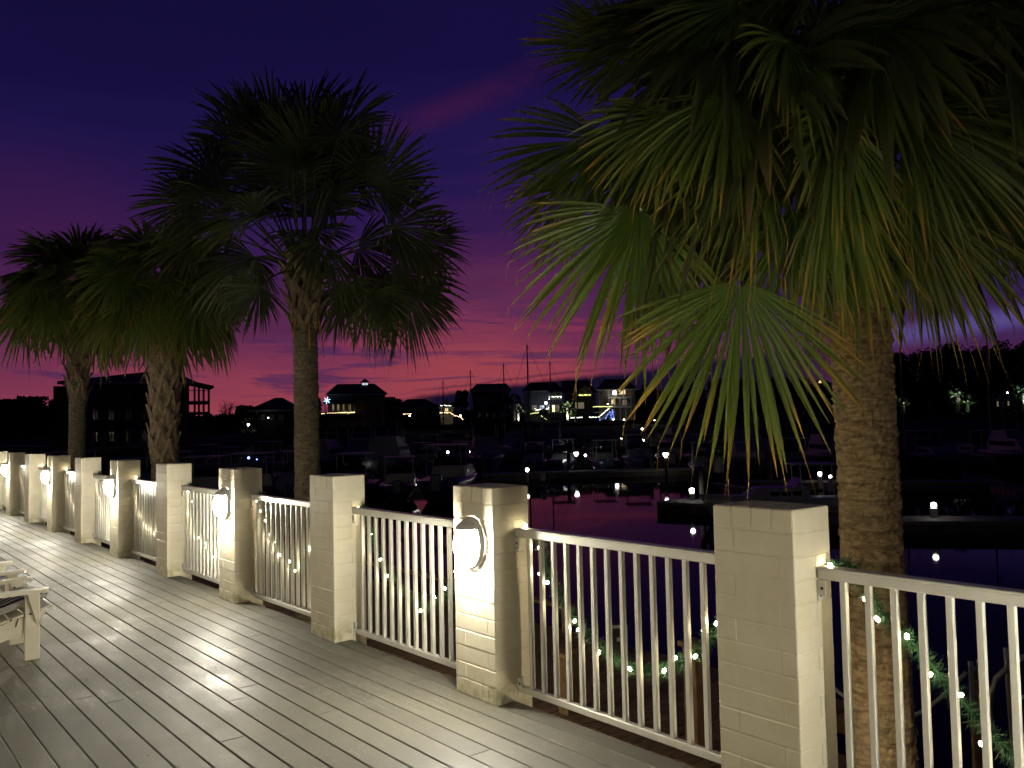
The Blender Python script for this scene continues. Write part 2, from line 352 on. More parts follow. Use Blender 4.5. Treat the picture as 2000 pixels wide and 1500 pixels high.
# ------------------------------------------------------------------ railing panels
XR = .185
def make_panel():
    root = empty('railing_panel'); L = S-PWD; y0, y1 = .004, L-.004
    mb = MB(); mb.box(XR-.030, XR+.030, y0, y1, .940, .982, bev=.006)
    # a shallow cap lip
    mb.box(XR-.034, XR+.034, y0, y1, .978, .990, bev=.004); mb.build('top_rail', m_rail, root)
    mb = MB(); mb.box(XR-.019, XR+.019, y0, y1, .045, .083, bev=.004); mb.build('bottom_rail', m_rail, root)
    nb = 14; sp = L/(nb+1)
    me = None
    for i in range(nb):
        if me is None:
            mb = MB(); mb.box(-.0125, .0125, -.0125, .0125, .0835, .9395, bev=.002); o = mb.build('baluster', m_rail, root); me = o
        else: o = me.copy(); col.objects.link(o); o.parent = root
        o.location = (XR, sp*(i+1), 0)
    for yy in (.0, L):
        s_ = 1 if yy == 0 else -1
        for zc, nm in ((.905, 'bracket'), (.10, 'bracket')):
            mb = MB(); y_ = sorted((yy+s_*.0015, yy+s_*.007)); mb.box(XR-.030, XR+.026, y_[0], y_[1], zc-.055, zc+.030, bev=.002)
            y_ = sorted((yy+s_*.007, yy+s_*.040)); mb.box(XR-.030, XR-.0245, y_[0], y_[1], zc-.030, zc+.030, bev=.001)
            br = mb.build(nm, m_rail, root)
            mb = MB()
            mb.lathe([(.0, .003), (.006, .003), (.007, 0)], 8, Matrix.Translation((XR-.012, yy+s_*.0072, zc-.032)) @ Matrix.Rotation(-s_*math.pi/2, 4, 'X'))
            mb.lathe([(.0, .003), (.006, .003), (.007, 0)], 8, Matrix.Translation((XR-.0302, yy+s_*.024, zc)) @ Matrix.Rotation(-math.pi/2, 4, 'Y'))
            mb.build('screw', m_screw, br)
    return root
pan0 = None
for n in range(-3, 13):
    if pan0 is None: o = pan0 = make_panel()
    else: o = copy_tree(pan0)
    o.location = (0, S*n, 0)
    if n >= 0: lb = 'white metal railing panel between the %s and %s brick posts from the right' % (ORD[n], ORD[n+1])
    elif n == -1: lb = 'white metal railing panel in the right corner, in front of the near palm trunk'
    else: lb = 'white metal railing panel outside the frame, number %s beyond the right corner' % ORD[-n-2]
    tag(o, lb, 'railing', 'white railing panels between the brick posts')

# ------------------------------------------------------------------ post lamps (oval bulkheads with an eyelid hood)
def ell(mb, rx, ry, rz, u0_, u1_, v0, v1, nu=18, nv=14, c=(0, 0, 0), off=0.0):
    i = len(mb.v)
    for a in range(nu+1):
        u = u0_+(u1_-u0_)*a/nu
        for b_ in range(nv+1):
            v_ = v0+(v1-v0)*b_/nv
            mb.v.append((c[0]-(rx+off)*math.cos(v_)*math.cos(u), c[1]+(ry+off)*math.cos(v_)*math.sin(u), c[2]+(rz+off)*math.sin(v_)))
    for a in range(nu):
        for b_ in range(nv): k = i+a*(nv+1)+b_; mb.f.append((k, k+1, k+nv+2, k+nv+1))
def make_lamp():
    root = empty('wall_lamp')
    mb = MB(); N = 32                              # oval back plate
    prof = [(1.0, 0), (1.0, .020), (.96, .032), (.88, .036), (.86, .026), (0, .026)]
    i = len(mb.v)
    for r_, d_ in prof:
        for k in range(N):
            a = 2*math.pi*k/N; mb.v.append((-d_, .118*r_*math.cos(a), .152*r_*math.sin(a)))
    for j in range(len(prof)-1):
        for k in range(N): k2 = (k+1) % N; mb.f.append((i+j*N+k, i+(j+1)*N+k, i+(j+1)*N+k2, i+j*N+k2))
    mb.build('base_plate', m_hood, root, smooth=True)
    mb = MB(); ell(mb, .118, .108, .141, -math.pi/2, math.pi/2, R(36), R(90), 24, 10, (-.012, 0, 0), .004)
    ell(mb, .118, .108, .141, -math.pi/2, math.pi/2, R(36), R(90), 24, 10, (-.012, 0, 0), -.002)
    i = len(mb.v)
    for a in range(25):
        u = -math.pi/2+math.pi*a/24
        for o_ in (.004, -.002): mb.v.append((-.012-(.118+o_)*math.cos(R(36))*math.cos(u), (.108+o_)*math.cos(R(36))*math.sin(u), (.141+o_)*math.sin(R(36))))
    for a in range(24): k = i+a*2; mb.f.append((k, k+1, k+3, k+2))
    mb.build('hood', m_hood, root, smooth=True)
    mb = MB(); ell(mb, .104, .098, .128, -math.pi/2, math.pi/2, -math.pi/2, math.pi/2, 20, 20, (-.016, 0, -.010)); mb.build('globe', m_globe, root, smooth=True)
    return root
lamp0 = None
for n in (-3, -1, 1, 3, 5, 7, 9, 11):
    if lamp0 is None: o = lamp0 = make_lamp()
    else: o = copy_tree(lamp0)
    o.location = (-.001, S*n-PWD*.5, .905)
    k = (n+1)//2
    tag(o, ('glowing oval wall lamp with a half hood, %s lit lamp from the right' % ORD[k-1]) if n > 0 else ('glowing oval wall lamp outside the frame, number %s past the right edge' % ORD[-k]),
        'lamp', 'oval lamps on the brick posts')
root = empty('sign_plate', (0, S*3-PWD*.5-.005, 1.135), label='small white sign plate above the second lamp from the right', cat='sign')
mb = MB(); mb.box(-.008, -.0002, -.045, .045, -.036, .036, bev=.002); mb.build('plate', m_rail, root)
mb = MB(); mb.box(-.0095, -.0082, -.030, .030, -.024, -.012); mb.box(-.0095, -.0082, -.018, .018, .006, .016); mb.build('lettering', mat('faded_letters', (.35, .33, .26), .6), root)

# ------------------------------------------------------------------ garlands with fairy lights
def garland(n, pts, seed):
    """pts: (y fraction along the panel, z) control points, hung just behind the balusters"""
    rn = random.Random(seed); L = S-PWD
    P = []
    for i in range(len(pts)-1):
        for k in range(14):
            t_ = k/14; p0 = pts[max(i-1, 0)]; p1 = pts[i]; p2 = pts[i+1]; p3 = pts[min(i+2, len(pts)-1)]
            c = [.5*((2*p1[q]) + (-p0[q]+p2[q])*t_ + (2*p0[q]-5*p1[q]+4*p2[q]-p3[q])*t_*t_ + (-p0[q]+3*p1[q]-3*p2[q]+p3[q])*t_**3) for q in (0, 1)]
            P.append(Vector((XR+.075 if c[1] < .93 else XR+.05, c[0]*L, c[1])))
    P.append(Vector((XR+.05, pts[-1][0]*L, pts[-1][1])))
    root = empty('garland', (0, S*n, 0), group='garlands on the railing')
    mb = MB(); mb.tube(P, .006, 5)
    for i in range(len(P)-1):
        d = (P[i+1]-P[i]); seg = d.length; d.normalize()
        for k in range(max(1, int(seg/.0005))):
            o_ = P[i]+(P[i+1]-P[i])*rn.random(); side = d.orthogonal().normalized(); side.rotate(Matrix.Rotation(rn.uniform(0, 6.28), 3, d))
            nd = (side*rn.uniform(.7, 1)+d*rn.uniform(-.5, .9)).normalized(); ln = rn.uniform(.03, .072)
            wv = nd.cross(Vector((rn.uniform(-1, 1), rn.uniform(-1, 1), rn.uniform(-1, 1)))).normalized()*.0017
            mb.quad(o_-wv, o_+wv, o_+nd*ln+Vector((0, 0, -ln*.1)))
    mb.build('greenery', m_needle, root)
    # fairy bulbs
    acc = 0; nxt = .05; bulb = None
    for i in range(len(P)-1):
        acc += (P[i+1]-P[i]).length
        if acc > nxt:
            nxt = acc+rn.uniform(.075, .14)
            pos = P[i]+Vector((rn.uniform(-.058, -.030), rn.uniform(-.04, .04), rn.uniform(-.04, .04)))
            if bulb is None:
                mb = MB(); mb.lathe([(0, -.0125), (.006, -.009), (.0085, -.002), (.0065, .007), (.0025, .0115), (0, .012)], 8); o = bulb = mb.build('bulb', m_bulb, root, smooth=True)
            else: o = bulb.copy(); col.objects.link(o); o.parent = root
            o.location = pos; o.rotation_euler = (rn.uniform(-1, 1), rn.uniform(-1, 1), 0)
    return root
for n in range(-2, 12):
    rn = random.Random(40+n)
    if n == -1: pts = [(1.0, .97), (.93, 1.0), (.88, .86), (.78, .72), (.64, .50), (.52, .36), (.40, .27), (.26, .30), (.12, .60), (.0, .95)]
    elif n == 0: pts = [(1.0, .97), (.945, .95), (.90, .82), (.84, .66), (.74, .50), (.60, .38), (.45, .33), (.32, .38), (.20, .50), (.10, .66), (.02, .84), (.0, .95)]
    else:
        lo = rn.uniform(.30, .46)
        pts = [(1.0, .96), (.95, .985), (.91, .80), (.85, .62), (.74, lo+.16), (.58, lo+.03), (.44, lo), (.30, lo+.10), (.17, lo+.28), (.06, .78), (.0, .93)]
    o = garland(n, pts, 90+n)
    o['label'] = ('lit pine garland on the railing between the %s and %s posts from the right' % (ORD[n], ORD[n+1]) if n >= 0 else
                  'green pine garland with fairy lights on the right corner railing panel' if n == -1 else 'green pine garland with fairy lights on the railing outside the frame')
    o['category'] = 'garland'

# ------------------------------------------------------------------ palms
def fan(mb, hub, axis, nrm, L, spread, nb, droop, rn, yellow=.25, wscale=1.0, cone=.12):
    axis = Vector(axis).normalized(); nrm = Vector(nrm); nrm = (nrm-axis*nrm.dot(axis)).normalized(); side = nrm.cross(axis)
    TS = (.04, .24, .42, .60, .78, .92, 1.0)
    dphi = 2*spread/nb; tg = rn.random()
    for k in range(nb):
        ph = -spread+dphi*(k+.5)+rn.uniform(-.25, .25)*dphi
        ll = L*(1-.30*(abs(ph)/max(spread, .01))**2.2)*rn.uniform(.88, 1.06)
        d = (axis*math.cos(ph)+side*math.sin(ph)); d = (d+nrm*(cone*rn.uniform(.4, 1.6)+.05*math.sin(ph*3))).normalized()
        lat = d.cross(nrm).normalized()
        dr = droop*rn.uniform(.6, 1.5); yl = 1 if rn.random() < yellow else 0; yt = rn.uniform(.68, .95); tg2 = min(1, max(0, tg*.6+rn.uniform(0, .5)))
        twist = rn.uniform(-.5, .5); bend = rn.uniform(-.05, .05)
        hw = min(ll*.58*math.tan(dphi/2)*1.15, .034*wscale*max(L, .5))
        i0 = len(mb.v)
        for j, tt in enumerate(TS):
            r_ = ll*tt
            c = hub+d*r_+lat*(bend*r_*tt)+Vector((0, 0, -dr*ll*tt**2.6))
            wj = min(r_*math.tan(dphi/2)*1.08, hw)
            wj *= (1, 1, 1, 1, .72, .36, .05)[j]
            fold = nrm*(wj*.55); lv_ = lat*math.cos(twist*tt)+nrm*math.sin(twist*tt)
            mb.v += [tuple(c-lv_*wj+fold), tuple(c), tuple(c+lv_*wj+fold)]
            tipc = max(.28*tt**3, (max(0, min(1, (tt-yt)/.12)) if yl else max(0, (tt-.95)/.05)*.6))
            mb.c += [(tipc, tg2, 0, 1)]*3
        for j in range(len(TS)-1):
            a = i0+j*3; mb.f += [(a, a+1, a+4, a+3), (a+1, a+2, a+5, a+4)]
        if rn.random() < .55 and L > .6:           # dry thread at the tip
            i1 = len(mb.v); e = Vector(mb.v[-2]); f = e+d*.04+Vector((rn.uniform(-.03, .03), rn.uniform(-.03, .03), -rn.uniform(.06, .16)))
            g_ = lat*.0018; mb.v += [tuple(e-g_), tuple(e+g_), tuple(f)]; mb.f.append((i1, i1+1, i1+2)); mb.c += [(1, .5, 0, 1)]*3
def petiole(mb, a, b, r0, r1, sag):
    pts = []
    for k in range(8):
        t_ = k/7; p = Vector(a).lerp(Vector(b), t_); p.z += sag*4*t_*(1-t_); pts.append(p)
    i = len(mb.v); mb.tube(pts, [r0+(r1-r0)*(k/7)**.6 for k in range(8)], 6); mb.c += [(.12, .75, 0, 1)]*(len(mb.v)-i)
    return (pts[-1]-pts[-2]).normalized()
def frond(root, a, hub, m, L, spread, nb, droop, rn, axis=None, nrm=None, yellow=.25, sag=.1, wscale=1.0, r0=.022, cone=.12):
    mb = MB(); mb.c = []; hub = Vector(hub)
    d = petiole(mb, a, hub, r0, .009, sag)
    ax = Vector(axis) if axis is not None else (d+Vector((0, 0, -.25))).normalized()
    n_ = Vector(nrm) if nrm is not None else Vector((0, 0, 1))+Vector((rn.uniform(-.25, .25), rn.uniform(-.25, .25), 0))
    if abs(ax.normalized().dot(n_.normalized())) > .95: n_ = n_+Vector((d.x, d.y, 0)).normalized()*.8
    fan(mb, hub, ax, n_, L, spread, nb, droop, rn, yellow, wscale, cone)
    return mb.build('frond', m, root)
def trunk_mesh(loc, z0, z1, r0, r1, lean, ringy, mtr, root, shag=0.0, seed=0):
    mb = MB(); na, nz = 64, int((z1-z0)*46); rn = random.Random(seed)
    for j in range(nz+1):
        z = z0+(z1-z0)*j/nz; f = j/nz
        r_ = r0+(r1-r0)*f**.8
        ring = (z*ringy) % 1.0
        for k in range(na):
            a = 2*math.pi*k/na
            q = noise.noise(Vector((math.cos(a)*2.2, math.sin(a)*2.2, z*2.0)))
            q2 = noise.noise(Vector((math.cos(a)*7, math.sin(a)*7, z*34+q*2)))
            rg_ = ((z*ringy+q*.9) % 1.0)
            rr_ = r_*(1+.045*q+.035*q2-(.035+.03*min(1, shag))*(1 if rg_ < .2 else .35 if rg_ > .8 else 0)*(.6+.8*abs(q2))) + shag*max(0, f-.55)*abs(q2)*.08
            mb.v.append((lean[0]*f+rr_*math.cos(a), lean[1]*f+rr_*math.sin(a), z))
    for j in range(nz):
        for k in range(na):
            k2 = (k+1) % na; mb.f.append((j*na+k, j*na+k2, (j+1)*na+k2, (j+1)*na+k))
    mb.f.append(tuple(nz*na+k for k in range(na)))
    # torn fibre flakes standing off the bark
    for k in range(int(260*(z1-z0))):
        f = rn.random(); z = z0+(z1-z0)*f; a = rn.uniform(0, 6.28); r_ = (r0+(r1-r0)*f**.8)*.985
        c = Vector((lean[0]*f+r_*math.cos(a), lean[1]*f+r_*math.sin(a), z)); tn = Vector((-math.sin(a), math.cos(a), 0)); ou = Vector((math.cos(a), math.sin(a), 0))
        w_ = rn.uniform(.006, .03); h_ = rn.uniform(.004, .016)*(1+1.6*shag*f)
        mb.quad(c-tn*w_, c+tn*w_, c+tn*w_*.5+ou*rn.uniform(.006, .018)+UP*h_*rn.choice((-1, 1, 1)), c-tn*w_*.5+ou*rn.uniform(.004, .014)+UP*h_)
    return mb.build('trunk', mtr, root)
def boots(root, z0, z1, rad, lean, zt0, zt1, n, size, seed, spreadf=1.0):
    """the old split leaf bases, crossing each other round the trunk"""
    rn = random.Random(seed); mb = MB()
    for i in range(n):
        f = i/n; z = z0+(z1-z0)*f; ft = (z-zt0)/(zt1-zt0); c0 = Vector((lean[0]*ft, lean[1]*ft, z)); a0 = i*2.39996
        r_ = rad*(1+.25*f)
        for sgn in (-1, 1):
            pts = []
            for k in range(6):
                t_ = k/5; ang = a0+sgn*.62*(1-t_)**1.3
                rr_ = r_*(.93+.12*t_)+size*.42*t_**2.2*spreadf
                pts.append(c0+Vector((rr_*math.cos(ang), rr_*math.sin(ang), size*(t_*1.05-.1))))
            for k in range(5):
                ou = Vector((math.cos(a0), math.sin(a0), .0)); p, q = pts[k], pts[k+1]; d = (q-p).normalized(); sd = d.cross(ou).normalized()
                w0 = size*.16*(1-.35*k/5); w1 = size*.16*(1-.35*(k+1)/5)
                i0 = len(mb.v)
                for P_, w_ in ((p, w0), (q, w1)):
                    mb.v += [tuple(P_-sd*w_), tuple(P_+ou*.03), tuple(P_+sd*w_), tuple(P_-ou*.01)]
                for m_ in range(4): mb.f.append((i0+m_, i0+(m_+1) % 4, i0+4+(m_+1) % 4, i0+4+m_))
                if k == 4: mb.f.append((i0+4, i0+5, i0+6, i0+7))
    return mb.build('leaf_base_lattice', m_boot, root)
def auto_crown(root, c, n, el0, el1, Lp, L, m, rn, droop=.35, yellow=.1, nb=30, spread=2.0, r=.09, skip=None, sagf=.16, ws=1.1):
    for i in range(n):
        f = i/(n-1); el_ = el0+(el1-el0)*f+rn.uniform(-.10, .10); a = i*2.39996+rn.uniform(-.2, .2)
        lp = Lp*rn.uniform(.82, 1.12)
        d = Vector((math.cos(a)*math.cos(el_), math.sin(a)*math.cos(el_), math.sin(el_)))
        s0 = Vector(c)+Vector((math.cos(a)*r, math.sin(a)*r, .10*(1-f)*2-.1)); hub = s0+d*lp
        h2 = Vector((d.x, d.y, 0)).normalized() if abs(d.z) < .98 else Vector((math.cos(a), math.sin(a), 0))
        dz = el_-.35-.45*f-.5*max(0, math.cos(el_)); ax = h2*math.cos(dz)+UP*math.sin(dz); nr = -h2*math.sin(dz)+UP*math.cos(dz)
        sd_ = h2.cross(UP); nr = (nr+sd_*rn.uniform(-.7, .7)).normalized()
        frond(root, s0, hub, m, L*rn.uniform(.88, 1.1), spread*rn.uniform(.88, 1.1), nb, droop*rn.uniform(.7, 1.3), rn, ax, nr, yellow, sagf*lp, ws, .020, .10)
TX = 1.75
# palm C: tall, dark, open crown of stalked fans
pc = empty('palm_tree', (1.70, 7.33, 0), label='tall dark palm with an open round crown, second palm from the right', cat='palm tree', group='palm trees behind the railing')
trunk_mesh(None, -1.7, 3.35, .185, .135, (-.03, 0), 7.5, m_trunkg, pc, 1.0, 5)
boots(pc, 2.78, 3.62, .15, (-.03, 0), -1.7, 3.35, 30, .30, 9, .9)
rn = random.Random(21); PC = Vector((1.70, 7.33, 0)); CC = Vector((-.03, 0, 3.45)); toc = -FWD; SIDE = RIGHT
CF = [(510, 560, 125, .6), (575, 330, 250, 1.0), (465, 290, 243, 1.05), (600, 255, 268, 1.08), (545, 265, 255, .95), (668, 262, 285, 1.0), (620, 330, 272, 1.1), (500, 260, 240, .9), (820, 470, 10, .7), (790, 560, 70, .85), (735, 360, 310, .95), (770, 440, 345, .85), (775, 525, 50, .92), (380, 390, 195, .9),
      (420, 340, 220, .9), (400, 455, 160, .9), (670, 560, 70, .65), (500, 500, 140, .8), (700, 480, 20, .8), (620, 420, 270, .9), (560, 400, 240, .9),
      (640, 380, 300, .9), (450, 420, 185, .9), (730, 570, 62, .75), (510, 350, 230, .9), (690, 330, 320, .8), (590, 350, 262, 1.0), (640, 300, 278, .9), (430, 380, 205, .85)]
for i, (hx, hy, ang, L) in enumerate(CF):
    Z = 10.4+(rn.uniform(-.9, .9) if i < 14 else rn.uniform(-.5, 1.0)); hub = at(hx, hy, Z)-PC; ca, sa = math.cos(R(ang)), math.sin(R(ang)); tl = rn.uniform(-.5, .6)
    ax = SIDE*ca-UP*sa+toc*tl; nr = toc+UP*rn.uniform(-.2, .6)+SIDE*rn.uniform(-.6, .6)
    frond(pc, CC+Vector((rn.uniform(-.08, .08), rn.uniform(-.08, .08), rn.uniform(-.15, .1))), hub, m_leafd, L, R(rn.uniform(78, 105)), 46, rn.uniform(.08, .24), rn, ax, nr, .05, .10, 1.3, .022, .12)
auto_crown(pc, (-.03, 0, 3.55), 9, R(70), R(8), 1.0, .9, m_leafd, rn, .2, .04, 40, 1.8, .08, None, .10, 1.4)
for k in range(3):                                   # dry stalks hanging by the trunk
    mb = MB(); mb.c = []; a = R(200+k*50); p0 = Vector((.14*math.cos(a), .14*math.sin(a), 3.2-.1*k)); p1 = p0+Vector((.10*math.cos(a), .10*math.sin(a), -.55))
    petiole(mb, p0, p1, .02, .006, .1); mb.c = [(.8, .5, 0, 1)]*len(mb.v); mb.build('dry_stalk', m_leaf, pc)
# palm B: thick latticed trunk, dense hanging crown
pb = empty('palm_tree', (TX, 13.11, 0), label='palm with a thick criss-cross trunk and dense drooping crown, second from the left', cat='palm tree', group='palm trees behind the railing')
trunk_mesh(None, -1.7, 3.4, .19, .21, (.03, 0), 7, m_trunkg, pb, .3, 6)
boots(pb, 1.0, 3.5, .20, (.03, 0), -1.7, 3.0, 62, .40, 10, .35)
auto_crown(pb, (.03, 0, 3.95), 46, R(82), R(-18), .72, .95, m_leaf, random.Random(22), .28, .06, 40, 2.1, .12)
# palm A: leftmost
pa = empty('palm_tree', (TX, 19.41, 0), label='leftmost palm with a latticed upper trunk and dense drooping crown', cat='palm tree', group='palm trees behind the railing')
trunk_mesh(None, -1.7, 4.0, .20, .18, (.02, 0), 7, m_trunkg, pa, .3, 7)
boots(pa, 2.3, 4.1, .18, (.02, 0), -1.7, 3.2, 30, .44, 11, .7)
auto_crown(pa, (.02, 0, 4.70), 46, R(80), R(-18), .92, 1.1, m_leaf, random.Random(23), .26, .06, 40, 2.1, .12)
# palm D: the near one, its fans set out one by one
TD = Vector((TX+.04, .19, 0))
pd = empty('palm_tree', TD, label='nearest palm at the right with fibrous brown trunk and huge lamp-lit fans', cat='palm tree', group='palm trees behind the railing')
trunk_mesh(None, -1.7, 2.75, .200, .152, (-.07, .02), 11, m_trunk, pd, 1.6, 8)
rn = random.Random(5)
CD = Vector((-.07, .02, 2.95))
toc = -FWD
#  hub px, hub py, depth, axis angle in view (deg, 0 = right, 90 = down), length m, half spread deg, droop, tilt towards viewer, yellow
FANS = [(1455, 545, 4.20, 97, .92, 72, .07, .15, .50), (1262, 405, 4.35, 112, .86, 74, .12, .10, .30), (1238, 85, 4.9, 190, .62, 80, .08, .0, .05),
        (1195, 265, 4.75, 162, .76, 74, .10, .1, .1), (1345, 215, 4.0, 148, .60, 62, .18, .4, .35), (1560, 65, 3.8, 80, .56, 88, .25, .6, .3),
        (1445, 175, 3.9, 122, .62, 60, .20, .5, .3), (1655, 225, 3.8, 96, .60, 80, .16, .5, .55), (1790, 215, 4.0, 42, .74, 62, .16, .3, .5),
        (1680, 400, 4.35, 98, .80, 42, .10, .1, .5), (1785, 385, 4.6, 60, .84, 42, .16, .1, .3), (1905, 150, 5.0, 20, .7, 75, .2, .0, .2),
        (1950, 340, 5.1, 50, .8, 60, .2, .1, .15), (1500, 300, 4.1, 128, .66, 50, .18, .3, .5), (1570, 400, 4.3, 104, .72, 46, .14, .1, .4),
        (1365, 350, 4.9, 130, .74, 60, .2, .0, .1), (1470, -10, 4.2, 130, .66, 85, .2, .3, .1), (1700, 40, 4.0, 52, .66, 80, .2, .4, .2),
        (1860, 0, 4.6, 30, .8, 80, .2, .1, .1), (1330, 30, 4.5, 165, .62, 80, .2, .2, .1), (1640, 330, 4.0, 84, .62, 42, .2, .2, .5),
        (1290, 290, 5.0, 160, .80, 60, .20, .0, .05), (1410, 430, 5.0, 128, .84, 46, .20, .0, .1), (1850, 270, 4.9, 52, .90, 42, .2, .0, .2),
        (1730, 300, 4.6, 70, .80, 50, .2, .0, .3), (1150, 360, 5.1, 150, .56, 55, .2, .0, .1), (1580, 200, 4.6, 120, .8, 60, .2, .0, .1),
        (1980, 250, 5.4, 10, .8, 80, .2, .0, .1), (1400, 90, 4.9, 175, .8, 80, .2, .0, .05), (1760, 120, 4.8, 25, .8, 80, .2, .0, .05),
        (1620, 180, 4.9, -80, 1.0, 80, .1, .0, .05), (1500, 160, 5.0, -130, .9, 80, .1, .0, .05), (1780, 150, 5.2, -50, .9, 80, .1, .0, .05)]
SIDE = RIGHT
for hx, hy, Z, ang, L, sp_, dr, tilt, yl in FANS:
    hub = at(hx, hy, Z)-TD; ca, sa = math.cos(R(ang)), math.sin(R(ang))
    ax = SIDE*ca - UP*sa + toc*tilt*.5; big = L > .85; nr = toc + UP*(.25 if big else rn.uniform(-.3, .9)) + SIDE*(.1 if big else rn.uniform(-.7, .7))
    frond(pd, CD+Vector((rn.uniform(-.1, .1), rn.uniform(-.1, .1), rn.uniform(-.15, .25))), hub, m_leaf, L, R(sp_), int(12+sp_*(.48 if L > .85 else .36)), dr, rn, ax, nr, yl, .18, 1.4, .020, .10)
auto_crown(pd, tuple(CD+Vector((0, 0, .2))), 44, R(88), R(8), 1.05, .95, m_leafd, random.Random(77), .30, .05, 34, 2.0, .08, None, .12, 1.6)  # darker leaf colour stands in for shade at the back of the crown

# ------------------------------------------------------------------ lower boardwalk, posts, rail beyond the railing
root = empty('boardwalk', (0, 0, 0), label='brown timber boardwalk below the deck, seen between the balusters', cat='boardwalk')
mb = MB(); y = 1.75; rn = random.Random(2)
while y < 17.5: mb.box(2.12, 4.30, y, y+.134, -1.04, -1.0+rn.uniform(-.003, .003), bev=.004); y += .142
mb.build('planking', m_wood, root)
mb = MB(); mb.box(2.10, 2.14, 1.7, 17.6, -1.30, -1.045); mb.box(4.28, 4.33, 1.7, 17.6, -1.30, -1.045); mb.build('joist', m_wood2, root)
def bollard(x_, y_, z0, z1, w_, lb):
    o = empty('timber_post', (x_, y_, 0), label=lb, cat='post'); mb = MB(); mb.box(-w_/2, w_/2, -w_/2, w_/2, z0-.8, z1-.045, bev=.006); mb.build('shaft', m_wood2, o)
    mb = MB(); mb.box(-w_/2-.03, w_/2+.03, -w_/2-.03, w_/2+.03, z1-.042, z1, bev=.008); mb.build('cap', m_wood2, o)
bollard(2.25, 3.35, -1.0, -.46, .13, 'short square timber post with a flat cap behind the second panel from the right')
bollard(2.45, 2.08, -1.0, -.17, .13, 'taller dark timber post behind the railing, left of the nearest brick post')
root = empty('timber_handrail', (0, 0, 0), label='low brown timber handrail along the far side of the boardwalk', cat='handrail')
mb = MB(); mb.box(4.14, 4.28, 5.35, 16.5, -.70, -.662, bev=.006); mb.build('rail', m_wood2, root)
for k in range(6): mb = MB(); mb.box(4.165, 4.255, 5.4+k*2.1, 5.49+k*2.1, -1.0, -.701, bev=.004); mb.build('post', m_wood2, root)
root = empty('power_pedestal', tuple(at(1190, 1250, 9.6)[:2])+(0,), YAW, label='grey white electric box standing by the boardwalk handrail', cat='electric box')
m_grey = mat('grey_plastic', (.45, .45, .42), .5)
mb = MB(); z0 = -1.02; mb.box(-.105, .105, -.07, .07, z0, z0+.34, bev=.01); mb.build('cabinet', mat('dark_panel', (.02, .02, .02), .6), root)
mb = MB(); zt = z0+.34
mb.box(-.12, -.10, -.085, -.071, z0, zt); mb.box(.08, .12, -.085, -.071, z0, zt); mb.box(-.0995, .0795, -.085, -.071, zt-.035, zt); mb.box(-.0, .035, -.086, -.0711, z0+.16, z0+.20); mb.build('door_frame', m_grey, root)
m_step = mat('step_light_lens', (.9, .9, .8), .3, emit=(1, .84, .58), strength=1000)
sl = None
for k in (0, 2, 3, 5):
    if sl is None:
        sl = o = empty('step_light'); mb = MB(); mb.box(.0, .02, -.05, .05, -.05, .05, bev=.004); mb.build('backplate', m_hood, o)
        mb = MB(); mb.lathe([(0, -.034), (.03, -.018), (.034, 0), (.02, .012), (0, .012)], 12, Matrix.Translation((.05, 0, 0))); mb.build('lens', m_step, o, smooth=True)
        mb = MB(); mb.lathe([(.05, .012), (.045, .026), (0, .03)], 12, Matrix.Translation((.05, 0, 0))); mb.build('shade', m_hood, o, smooth=True)
    else: o = copy_tree(sl)
    o.location = (PDP+.002, S*k-.19, -.12); tag(o, 'small step lamp on the outer face of the %s brick post from the right' % ORD[k], 'lamp', 'step lamps outside the deck')
# bright steps at the foot of the nearest post
root = empty('timber_steps', (1.75, 1.15, 0), label='pale timber steps just left of the foot of the nearest brick post', cat='steps')
for k in range(4):
    mb = MB(); mb.box(.55, 1.5, -.05+k*.16, .09+k*.16, -1.09, -1.05, bev=.004); mb.build('tread', m_wood2, root)
# curved steel dock ladder and slotted plate at the lower right
root = empty('dock_ladder', tuple(gp(1950, 6.6)[:2])+(0,), YAW, label='curved grey steel hand loop of a ladder beyond the corner railing panel', cat='ladder')
m_steel = mat('dull_steel', (.35, .35, .33), .45, .3)
mb = MB(); pts = [(.35+0.0, 0, .055-.1), (.05, 0, -.04-.1)] + [(-.10-.09*math.sin(t_), 0, -.12-.1-.25*t_/1.2) for t_ in (.3, .8, 1.3, 1.8, 2.3, 2.8)] + [(.0, 0, -.95)]
zb_ = zz(1950, 1265, 6.6)
mb.tube([(x_, y_, z_+zb_+.08) for x_, y_, z_ in pts], .022, 8); mb.build('hand_loop', m_steel, root, smooth=True)
mb = MB(); mb.tube([(-.03, .02, zb_+.02), (0, .02, zb_-1.2)], .02, 8); mb.tube([(.5, .02, zb_+.02), (.5, .02, zb_-1.2)], .02, 8); mb.build('side_rail', m_steel, root)
for k in range(3): mb = MB(); mb.tube([(0, .02, zb_-.36-.3*k), (.5, .02, zb_-.34-.3*k)], .015, 8); mb.build('rung', m_steel, root)
root = empty('slotted_plate', tuple(gp(1880, 6.2)[:2])+(0,), YAW, label='upright grey slotted plate left of the ladder loop', cat='bracket')
zb_ = zz(1880, 1380, 6.2); mb = MB(); mb.box(-.05, -.02, -.01, .01, zb_, zb_+.36); mb.box(.01, .05, -.01, .01, zb_+.02, zb_+.37)
for k in range(4): mb.box(-.0199, .0099, -.009, .009, zb_+.03+k*.09, zb_+.055+k*.09)
mb.build('plate', m_steel, root); mb = MB(); mb.box(-.03, .03, .012, .05, -1.6, zb_+.3); mb.build('post', m_wood2, root)
mb = MB(); p0 = at(1862, 1305, 6.2); p1 = at(1600, 1330, 6.6)
pts = [p0.lerp(p1, k/10)+Vector((0, 0, -.30*math.sin(k/10*math.pi))) for k in range(11)]
